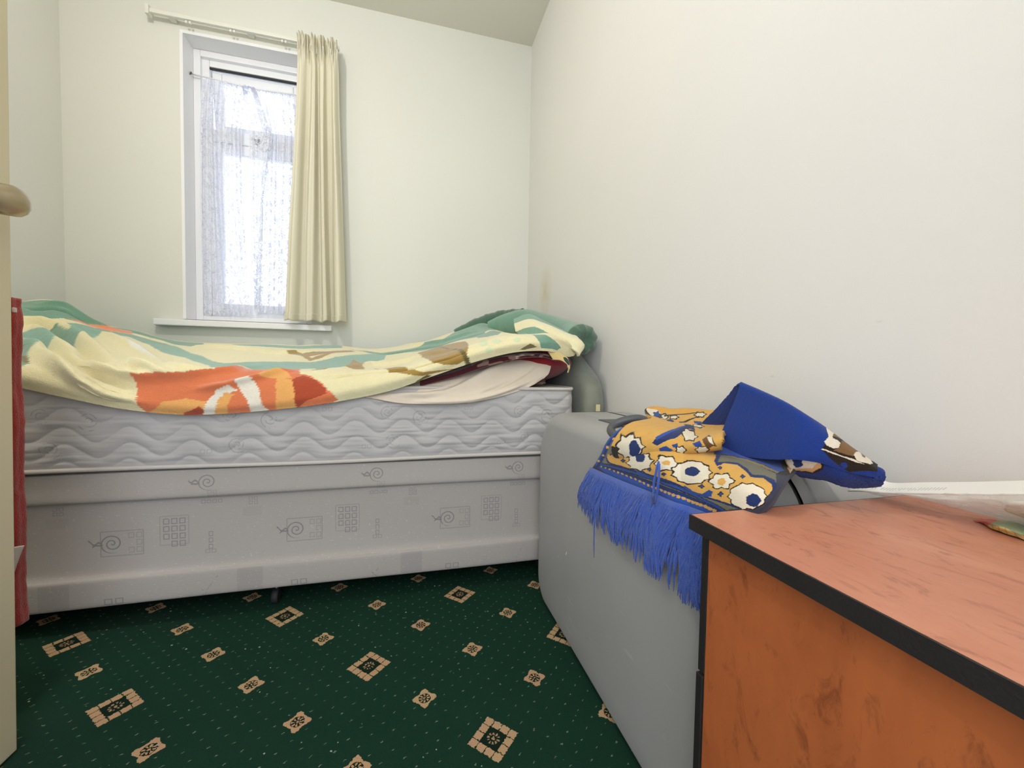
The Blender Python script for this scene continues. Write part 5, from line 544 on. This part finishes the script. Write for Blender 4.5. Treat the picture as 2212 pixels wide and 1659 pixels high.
# border at the bed-head end
s2, z2 = np.meshgrid(np.linspace(-.940, -.05, 300), np.linspace(.402, .600, 70), indexing='ij')
xx_ = mx1+.004*np.sin((z2-.402)/.198*3.14)+.004*(1-np.exp(-np.abs(((z2-.40+.018*np.cos(s2*49))%.042)-.021)/.006))-.0
obj('quilted_end', grid_mesh('quilted_end', np.stack([xx_-.006, s2, z2], -1)), M_MATT, mat)
for zt_, nm in ((.602, 'top_piping'), (.402, 'bottom_piping')):
    pts = [(x_, -.952-(.006 if zt_ < .5 else .004)+.002*math.sin(x_*9), zt_+.0015*math.sin(x_*6+zt_*9)) for x_ in np.linspace(mx0, mx1-.012, 90)]+[(mx1-.003, -.944, zt_), (mx1+.001, -.93, zt_)]+[(mx1+.001, q, zt_) for q in np.linspace(-.9, -.05, 20)]
    obj(nm, tube(pts, .0055, 8), M_PIPE, mat)
# headboard with a scooped shoulder
hb = bmesh.new(); out = []
pts_ = [(-.955,.06),(-.955,.50),(-.952,.56),(-.940,.60),(-.915,.632),(-.88,.655),(-.845,.674),(-.80,.70),(-.74,.735),(-.66,.765),(-.50,.79)]
pr_ = pts_+[(-.995-a, c) for a, c in pts_[::-1]]
C_ = []
for i in range(len(pr_)-1):
    for k in range(6): C_.append((pr_[i][0]+(pr_[i+1][0]-pr_[i][0])*k/6, pr_[i][1]+(pr_[i+1][1]-pr_[i][1])*k/6))
C_.append(pr_[-1]); rings = []
for ins, xh in ((.030,-.086),(.016,-.083),(.006,-.076),(0,-.062),(0,-.020)):
    rings.append([hb.verts.new((xh, a+(ins if a < -.4975 else -ins)*min(1, abs(a+.4975)/.02), c-ins*(1 if c > .1 else 0))) for a, c in C_])
hb.faces.new(rings[0]); hb.faces.new(rings[-1][::-1])
for r_ in range(len(rings)-1):
    for i in range(len(C_)):
        j = (i+1) % len(C_); hb.faces.new((rings[r_][i], rings[r_+1][i], rings[r_+1][j], rings[r_][j]))
bmesh.ops.recalc_face_normals(hb, faces=hb.faces[:])
for f in hb.faces: f.smooth = len(f.verts) == 4
head = thing('headboard', 'sage grey padded headboard with curved shoulder at the right wall', 'headboard', (-.06, -.5, .06))
obj('padded_panel', hb, M_HEAD, head)
obj('care_tag', BX(-.050, -.036, -.960, -.957, .530, .552), plain('cream_tag', (226, 214, 170), .7), head)
# pillow (red), fuzzy bit, sheet, blanket
def blob(name, c, r, m, parent=None, sq=2.6, ns=.1, seed=1, rot=0):
    u, v = np.meshgrid(np.linspace(-math.pi, math.pi, 72), np.linspace(-math.pi/2, math.pi/2, 36), indexing='ij')
    sg = lambda a, e: np.sign(a)*np.abs(a)**e; e = 2/sq
    x = sg(np.cos(v), e)*sg(np.cos(u), e); y = sg(np.cos(v), e)*sg(np.sin(u), e); z = sg(np.sin(v), 1.0)
    k = 1+ns*vnoise(x*3+10, y*3+z*2+10, seed)*np.cos(v)
    x, y, z = x*k*r[0], y*k*r[1], z*k*r[2]*(1-.35*(np.abs(x)**3+np.abs(y)**3)/2)
    ca, sa = math.cos(rot), math.sin(rot)
    return obj(name, grid_mesh(name, np.stack([c[0]+x*ca-y*sa, c[1]+x*sa+y*ca, c[2]+z], -1)), m, parent)
pil = blob('pillow', (-.250, -.62, .682), (.165, .30, .068), M_RED, sq=4, seed=5)
tag(pil, 'dark red plush pillow squashed at the bed head under the blanket', 'pillow')
fz = blob('folded_fuzzy_cloth', (-.27, -.86, .622), (.085, .07, .017), M_FUZZ, sq=3, ns=.25, seed=8)
tag(fz, 'brown fuzzy cloth peeping out beside the cream sheet', 'cloth')
cov = thing('patterned_cover', 'dark red printed cover layered between cream sheet and fleece blanket', 'cover', (-.4, -.9, .66))
us = np.array([[[-.60,-.960,.612],[-.60,-.95,.628],[-.60,-.88,.640]],[[-.50,-.964,.640],[-.50,-.952,.657],[-.50,-.86,.668]],[[-.40,-.962,.674],[-.40,-.950,.694],[-.40,-.85,.700]],[[-.30,-.955,.700],[-.30,-.944,.712],[-.30,-.84,.722]],[[-.22,-.945,.706],[-.22,-.935,.714],[-.22,-.84,.722]],[[-.165,-.930,.690],[-.165,-.925,.706],[-.165,-.84,.712]]])
Gc = surf(us, 200, 60)+np.array([0, .010, -.003]); uu, vv = np.meshgrid(np.linspace(0,1,200), np.linspace(0,1,60), indexing='ij')
cc = np.zeros((200, 60, 3)); cc[:] = s2l((78, 24, 32)); nn = vnoise(uu*26, vv*5, 12); cc[(nn > .05) & (uu > .3) & (uu < .86)] = s2l((150, 118, 108)); cc[(nn > .55) & (uu > .3)] = s2l((200, 180, 170))
obj('cover_edge', grid_mesh('cover_edge', Gc, .006, cc), M_BLK, cov)
cf = np.array([[[-.215,-.955,.716],[-.205,-.958,.700],[-.195,-.957,.690]],[[-.185,-.957,.714],[-.178,-.960,.698],[-.172,-.960,.686]],[[-.155,-.955,.700],[-.150,-.958,.684],[-.150,-.958,.668]],[[-.148,-.952,.684],[-.144,-.955,.668],[-.150,-.956,.652]]])
Gf = surf(cf, 60, 30); uu, vv = np.meshgrid(np.linspace(0,1,60), np.linspace(0,1,30), indexing='ij'); cc = np.zeros((60,30,3)); cc[:] = s2l((232, 206, 140))
cc[((uu-.62)/.16)**2+((vv-.45)/.3)**2 < 1] = s2l((40, 70, 60)); cc[(vv > .8) & (uu < .6)] = s2l((120, 24, 40))
obj('printed_corner', grid_mesh('printed_corner', Gf, .004, cc), M_BLK, cov)
Gs = creases(surf(SHT, 260, 120), SHT_F, (.62, .14))
u, v = np.meshgrid(np.linspace(0,1,260), np.linspace(0,1,120), indexing='ij'); Gs[..., 1] -= .0025*vnoise(u*14, v*4, 6)
sheet = tag(obj('bed_sheet', grid_mesh('bed_sheet', Gs, .007), M_SHEET), 'cream brushed sheet hanging below the blanket over the mattress edge', 'sheet')
G = surf(BLK, 620, 320)
u, v = np.meshgrid(np.linspace(0,1,620), np.linspace(0,1,320), indexing='ij')
G = creases(G, [[h_*1.45, w_, l_] for h_, w_, l_ in BLK_F], (1.9, 1.15))
lump = .007*vnoise(u*12, v*7, 21)+.005*vnoise(u*28, v*15, 22); lump *= np.clip(v*5, 0, 1)*np.clip((1-v)*4, 0, 1)
G[..., 2] += lump*.8
ripple = .010*np.clip(1-v*6, 0, 1); G[..., 1] += ripple*vnoise(u*22, v*0+3, 23)*.5
left = np.clip((.18-u)/.1, 0, 1)*np.exp(-((v-.72)/.1)**2); G[..., 2] += left*.012*np.sin(u*70+v*20)
col = paint(620, 320, (236, 226, 180), BLK_P, .0010, 330)
bl = vnoise(u*9, v*9, 31); col[(v > .80)] = s2l((112,160,138))
blanket = thing('fleece_blanket', 'thick fleece blanket with orange flower, cream and sage green print on the bed', 'blanket', (-1.05, -.5, .60))
obj('blanket_body', grid_mesh('blanket_body', G, .018, col), M_BLK, blanket)
# rolled, gathered end at the bed head
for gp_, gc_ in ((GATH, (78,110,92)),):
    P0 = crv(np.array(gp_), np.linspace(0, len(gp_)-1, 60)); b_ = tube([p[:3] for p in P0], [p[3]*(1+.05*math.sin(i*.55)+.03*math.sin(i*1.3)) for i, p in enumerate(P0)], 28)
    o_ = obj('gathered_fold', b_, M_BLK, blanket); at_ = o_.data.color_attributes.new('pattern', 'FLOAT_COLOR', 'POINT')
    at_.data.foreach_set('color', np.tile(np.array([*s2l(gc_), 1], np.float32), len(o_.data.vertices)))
R_ = np.array(ROLL); P_ = crv(R_, np.linspace(0, len(R_)-1, 90)); nA = 72
d_ = np.gradient(P_[:, :3], axis=0); d_ /= np.linalg.norm(d_, axis=1, keepdims=True)
up = np.array([0,0,1.]); n1 = np.cross(d_, up); n1 /= np.linalg.norm(n1, axis=1, keepdims=True); n2 = np.cross(n1, d_)
a = np.linspace(0, 2*math.pi, nA); tt = np.linspace(0, 1, 90)
rad = P_[:, 3][:, None]*(1+.05*np.sin(tt[:, None]*14+a[None]*2)+.05*vnoise(tt[:, None]*8+a[None]*0, a[None]*1.2+tt[:, None]*0, 41))
Gr = P_[:, None, :3]+rad[..., None]*(np.cos(a)[None, :, None]*n1[:, None]+np.sin(a)[None, :, None]*n2[:, None])
tips = []   # close the end with gathered pleats running into the middle
for k in range(1, 15):
    f = k/14; th = f*math.pi/2; rr_ = rad[-1]*math.cos(th)*(1+.10*math.sin(th*2)*np.sin(a*9+.5)); adv = .030*math.sin(th)-.020*max(0, f-.6)/.4
    tips.append(P_[-1, :3]+d_[-1]*adv+np.maximum(rr_, .0005)[:, None]*(np.cos(a)[:, None]*n1[-1]+np.sin(a)[:, None]*n2[-1]))
Gr = np.concatenate([Gr, np.array(tips)])
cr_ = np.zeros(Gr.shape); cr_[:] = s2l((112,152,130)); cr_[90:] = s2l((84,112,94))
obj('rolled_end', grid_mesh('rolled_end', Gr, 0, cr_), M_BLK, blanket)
def flap(name, C, colr, th=.014, nu=80, nv=60, amp=.003, parent=blanket, polys=()):
    G = surf(C, nu, nv); u, v = np.meshgrid(np.linspace(0,1,nu), np.linspace(0,1,nv), indexing='ij')
    G = G+normals(G)*(amp*vnoise(u*7, v*5, 51))[..., None]
    c = paint(nu, nv, colr, polys, .01, 40); return obj(name, grid_mesh(name, G, th, c), M_BLK, parent)
fold_ = flap('turned_fold', FOLD, (236, 228, 186), .012, 90, 60, .002, polys=[(( 118,160,138), [[-.1,-.1],[.55,-.1],[.75,.22],[.4,.30],[-.1,.3]]), ((118,160,138), [[-.1,.72],[.22,.66],[.42,.9],[.42,1.1],[-.1,1.1]])])
# ------------------------------------------------------------------ suitcase
sc_ = thing('suitcase', 'large grey hard-shell suitcase on its side between bed and desk', 'suitcase', (-.13, -1.365, 0))
def rrect(y0, y1, z0, z1, r, n=12):
    out = []; q = r*.55
    for cy, cz, a0, r in ((y1-r, z1-r, 0, r), (y0+r, z1-r, 90, r), (y0+q, z0+q, 180, q), (y1-q, z0+q, 270, q)):
        for k in range(n+1):
            a = math.radians(a0+90*k/n); out.append((cy+r*math.cos(a), cz+r*math.sin(a)))
    return out
SY0, SY1, SZ0, SZ1 = -1.712, -1.022, .012, .547
def shell(xa, xb, first):   # xa outer face, xb rim
    b = bmesh.new(); rings = []; sgn = 1 if xb > xa else -1
    for k in range(0, 13):
        th = math.pi/2*k/12; ins = .036*(1-math.sin(th)); xo = xa+sgn*.040*(1-math.cos(th))
        rings.append((xo, ins))
    rings += [(xa+sgn*.062, -.001), (xa+sgn*.066, -.001), (xa+sgn*.0675, .0015), (xa+sgn*.070, -.001), (xb, -.001)]
    V = []
    for xo, ins in rings:
        pr = rrect(SY0+ins, SY1-ins, SZ0+ins*.35, SZ1-ins, .125-ins*.6)
        V.append([b.verts.new((xo, y_, z_)) for y_, z_ in pr])
    n = len(V[0])
    for r_ in range(len(V)-1):
        for k in range(n):
            f = b.faces.new((V[r_][k], V[r_][(k+1)%n], V[r_+1][(k+1)%n], V[r_+1][k])); f.smooth = True
    # slightly domed outer face
    prev = V[0]
    for q in range(1, 8):
        t_ = q/8; cur = [b.verts.new((xa-sgn*.0015*math.sin(t_*math.pi/2), v_.co.y*(1-t_)+(SY0+SY1)/2*t_, v_.co.z*(1-t_)+(SZ0+SZ1)/2*t_)) for v_ in V[0]]
        for k in range(n):
            f = b.faces.new((prev[(k+1)%n], prev[k], cur[k], cur[(k+1)%n])); f.smooth = True
        prev = cur
    b.faces.new(prev)
    bmesh.ops.recalc_face_normals(b, faces=b.faces[:]); return b
obj('front_shell', shell(-.266, -.108, 1), M_SUIT, sc_); obj('back_shell', shell(-.010, -.100, 0), M_SUIT, sc_)
b = bmesh.new(); ri = rrect(SY0+.004, SY1-.004, SZ0+.004, SZ1-.004, .121)
A_ = [b.verts.new((-.110, y_, z_)) for y_, z_ in ri]; B_ = [b.verts.new((-.098, y_, z_)) for y_, z_ in ri]
for k in range(len(ri)): b.faces.new((A_[k], A_[(k+1)%len(ri)], B_[(k+1)%len(ri)], B_[k]))
obj('seam', b, M_SEAM, sc_)
hp = HANDLE
obj('carry_handle', tube(crv(np.array(hp), np.linspace(0, len(hp)-1, 50)), .0085, 12), M_SUITD, sc_)
obj('handle_plate', BX(-.215, -.12, -1.46, -1.30, .543, .550, bev=.003), M_SUITD, sc_)
for cy in (-1.13, -1.60):
    for cx in (-.205, -.055): obj('foot', BX(cx-.028, cx+.028, cy-.05, cy+.05, 0, .028, bev=.008), M_SUITD, sc_)
# ------------------------------------------------------------------ rug thrown over the suitcase
rug = thing('prayer_rug', 'royal blue and gold floral pile rug with blue fringe thrown over the suitcase', 'rug', (-.17, -1.58, .556))
def suit_sdf(p):
    x, y, z = p[..., 0], p[..., 1], p[..., 2]
    qy = np.abs(y+1.367)-(.345-.125); qz = np.abs(z-.2845)-(.2625-.125)
    d2 = np.hypot(np.maximum(qy, 0), np.maximum(qz, 0))+np.minimum(np.maximum(qy, qz), 0)-.125
    r = .038; a = d2+r; c = np.abs(x+.137)-.127+r
    return np.minimum(np.maximum(a, c), 0)+np.hypot(np.maximum(a, 0), np.maximum(c, 0))-r
def push_out(G, m):
    for it in range(6):
        d = suit_sdf(G); e = 1e-4
        g = np.stack([(suit_sdf(G+np.eye(3)[k]*e)-d)/e for k in range(3)], -1)
        g /= np.maximum(np.linalg.norm(g, axis=-1, keepdims=True), 1e-6)
        G = G+g*np.maximum(m-d, 0)[..., None]
    return G
def rugpart(name, C, nu, nv, base, polys, th=.007, jit=.0022, fr=130, amp=.0015, m=.010, **k):
    G = push_out(surf(C, nu, nv), m if not callable(m) else np.zeros((nu, 1))+m(np.linspace(0, 1, nv))[None]); u, v = np.meshgrid(np.linspace(0,1,nu), np.linspace(0,1,nv), indexing='ij')
    G = G+normals(G)*(amp*vnoise(u*6, v*6, 61)+.00015*vnoise(u*nu*.4, v*nv*.4, 62))[..., None]
    return obj(name, grid_mesh(name, G, th, paint(nu, nv, base, polys, jit, fr), **k), M_RUG, rug)
rugpart('lower_layer', R1, 420, 320, (58, 60, 78), R1_P)
rugpart('patterned_fold', R2, 300, 260, (228, 170, 72), R2_P, m=lambda v: .001+.021*np.clip(v/.3, 0, 1))
rugpart('blue_fold', R3, 320, 220, (24, 56, 134), R3_P, .005, amp=.0004)
rugpart('blue_tail', R4, 120, 90, (24, 58, 138), R4_P, .006, amp=.0006)
# fringe: strands hanging from the hem
GH = push_out(surf(R1, 420, 320), .010); hemline = GH[:int(420*.80), 0]
fb = bmesh.new(); M_FR = plain('blue_yarn', (58, 92, 180), .9, 900, .001, 18, sheen=.3)
n = 340
for i in range(n):
    t_ = (i+random.random()*.8)/n; p = hemline[min(int(t_*(len(hemline)-1)), len(hemline)-1)]
    L = np.interp(t_, [0,.1,.35,.6,.85,1], [.078,.092,.100,.108,.115,.11])*random.uniform(.8, 1.1)
    cl = math.sin(t_*23)*.012+math.sin(t_*61)*.006+random.gauss(0, .004)
    pts = []
    for k in range(9):
        f = k/8; out_ = .004+.010*math.sin(f*2.4)*random.uniform(.85, 1.1)
        pts.append((p[0]-out_-(.002*random.random()), p[1]+cl*f*1.6+(.034*f-.012*f*f)+.0016*math.sin(f*9+i), p[2]-.004-L*f))
    tube(pts, [.0021]*6+[.0019, .0014, .0006], 4, False, fb)
o = obj('fringe', fb, M_FR, rug); o['kind'] = 'stuff'
G = GH[:int(420*.86), :1]; top = G[:, 0]; dn = top+np.array([-.004, 0, -.020]); mid = top+np.array([-.005, 0, -.008])
up_ = GH[:int(420*.86), 6]+np.array([-.002, 0, 0])
obj('fringe_band', grid_mesh('fringe_band', np.stack([up_, mid, dn], 1), .003), M_FR, rug)
q = GH[int(420*.36), 2]
obj('stray_yarn', tube([(q[0]-.004, q[1]-.002, q[2]+.052), (q[0]-.008, q[1]-.004, q[2]+.045), (q[0]-.010, q[1], q[2]+.02), (q[0]-.012, q[1]-.003, q[2]-.01), (q[0]-.012, q[1]-.010, q[2]+.0), (q[0]-.010, q[1]-.012, q[2]+.03), (q[0]-.006, q[1]-.006, q[2]+.05)], .0018, 6), M_FR, rug)
q = hemline[30]
obj('stray_yarn', tube([(q[0]-.012, q[1], q[2]-.02), (q[0]-.016, q[1]+.001, q[2]-.09), (q[0]-.014, q[1]+.004, q[2]-.135), (q[0]-.010, q[1]+.010, q[2]-.165)], [.0016,.0014,.0011,.0006], 6), M_FR, rug)
# ------------------------------------------------------------------ desk / drawer chest
dk = thing('wooden_chest', 'low orange-brown wood-effect drawer unit with black edging by the right wall', 'chest of drawers', (-.17, -1.96, 0))
DX, DY0, DY1, DZ = -.3355, -2.16, -1.760, .505
obj('top_board', BX(DX+.002, -.006, DY0, DY1-.0015, DZ-.015, DZ), M_WTOP, dk)
b = bmesh.new(); box(b, DX, DX+.002, DY0, DY1, DZ-.016, DZ-.0002); box(b, DX+.002, -.006, DY1-.0015, DY1, DZ-.016, DZ-.0002); box(b, DX+.002, -.006, DY0, DY1-.002, DZ-.016, DZ-.0152)
obj('edge_banding', b, M_EDGE, dk)
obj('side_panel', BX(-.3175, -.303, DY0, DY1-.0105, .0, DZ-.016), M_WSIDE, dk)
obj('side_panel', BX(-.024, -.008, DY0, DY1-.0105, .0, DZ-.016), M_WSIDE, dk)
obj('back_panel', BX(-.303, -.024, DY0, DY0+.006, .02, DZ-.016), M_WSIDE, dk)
for z0, z1, ex in ((.3285, .487, 0), (.166, .326, .0022), (.01, .1635, .0022)):
    obj('drawer_front', BX(-.3180-ex, -.008, DY1-.0095, DY1-.0005, z0, z1, bev=.0008), M_EDGE, dk)
# ------------------------------------------------------------------ things on the chest
pk = thing('plastic_bedding_bag', 'clear plastic packet with white folded top band on the wooden chest', 'bag', (-.06, -1.85, .505))
m_, nt_, b_ = new_mat('white_printed_band', (236, 234, 228), .35, spec=.5)
v_, x_, y_, z_ = coords(nt_)
st = ((y_*330).fr().lt(.35))*((x_+.072).abs().lt(.0035))*(y_+1.80).abs().lt(.035)*noise(nt_, v_, 160, 1).gt(.4)
nt_.links.new(mix(nt_, st*.55, (236, 234, 228), (90, 88, 84)), b_.inputs['Base Color'])
Gb = surf(BAND, 160, 40); obj('top_band', grid_mesh('top_band', Gb, .002), m_, pk)
Gf = surf(FILM, 120, 60); u, v = np.meshgrid(np.linspace(0,1,120), np.linspace(0,1,60), indexing='ij'); Gf[..., 0] += .003*vnoise(u*12, v*5, 71)
obj('film_front', grid_mesh('film_front', Gf), M_FILM, pk)
blob('folded_contents', (-.030, -1.925, .527), (.020, .062, .013), plain('white_bedding', (230, 226, 216), .85, 200, .001), pk, sq=3, ns=.08, seed=9)
u, v = np.meshgrid(np.linspace(0,1,90), np.linspace(0,1,40), indexing='ij'); cw = np.zeros((90, 40, 3)); cw[:] = s2l((150, 170, 130))
cw[v < .35+.1*np.sin(u*15)] = s2l((222, 200, 130)); cw[u < .3] = s2l((206, 96, 92)); cw[(u > .75) & (v > .5)] = s2l((150, 180, 176)); cw[((u*9+v*3) % 1 < .12) & (v < .45)] = s2l((180, 120, 60))
Gw = surf(WRAP, 90, 40); Gw[..., 2] += .0006*(vnoise(u*9, v*5, 81)+1)
tag(obj('sweet_wrapper', grid_mesh('sweet_wrapper', Gw, .0008, cw), pile_mat('foil_wrapper', .35, 0, 200, .0004, .05)), 'crumpled red and green sweet wrapper lying on the wooden chest', 'wrapper')
# ------------------------------------------------------------------ door leaf, lever, red garment behind it
door = bpy.data.objects.new('door_1', None); COL.objects.link(door); door.location = (-1.27, -1.68, 0); door['kind'] = 'structure'
b = BX(-1.300, -1.262, -2.06, -1.29, .006, 2.02, bev=.002)
b.transform(Matrix.Translation((-1.264, -1.29, .4)) @ Matrix.Rotation(math.radians(.72), 4, 'Y') @ Matrix.Rotation(math.radians(-1.2), 4, 'Z') @ Matrix.Translation((1.264, 1.29, -.4)))
obj('door_leaf', b, M_DOOR, door)
hy = -1.352
lev = crv(np.array([(-1.262,hy,.890),(-1.240,hy,.891),(-1.216,hy-.002,.893),(-1.200,hy-.008,.895),(-1.196,hy-.024,.894),(-1.199,hy-.05,.890),(-1.205,hy-.08,.896),(-1.208,hy-.115,.895)]), np.linspace(0, 7, 40))
obj('door_handle', tube(lev, list(np.interp(np.linspace(0,1,40), [0,.2,.4,.55,.75,1], [.009,.011,.0175,.018,.013,.008])), 16, flat=1.2), M_BRASS, door)
obj('handle_plate', BX(-1.262, -1.256, hy-.022, hy+.020, .765, .985, bev=.003), M_BRASS, door)
ga = thing('red_garment', 'red fleece garment hanging behind the open door, edge showing', 'garment', (-1.34, -1.20, .2))
us = []
for k, z_ in enumerate(np.linspace(.775, .17, 13)):
    e = -1.3260-.003*(k/12)+.0015*math.sin(k*1.7); us.append([(e-.10, -1.235, z_), (e-.04, -1.222, z_), (e-.006, -1.205, z_), (e, -1.19, z_), (e-.01, -1.172, z_), (e-.09, -1.165, z_)])
G = surf(us, 140, 60); G[..., 0] += .0014*vnoise(np.linspace(0, 40, 140)[:, None]+np.zeros((1, 60)), np.linspace(0, 5, 60)[None]+np.zeros((140, 1)), 91)
obj('garment_body', grid_mesh('garment_body', G, .004), M_REDF, ga)
obj('button', BX(-1.331, -1.3235, -1.198, -1.190, .748, .757, bev=.002), M_WF, ga)
wl = surf([[(-1.355,-1.205,.315),(-1.33,-1.205,.320),(-1.315,-1.203,.321)],[(-1.355,-1.205,.290),(-1.335,-1.205,.292),(-1.323,-1.203,.298)],[(-1.355,-1.205,.24),(-1.344,-1.205,.245),(-1.335,-1.203,.255)]], 30, 24)
obj('white_lining', grid_mesh('white_lining', wl, .003), M_WF, ga)
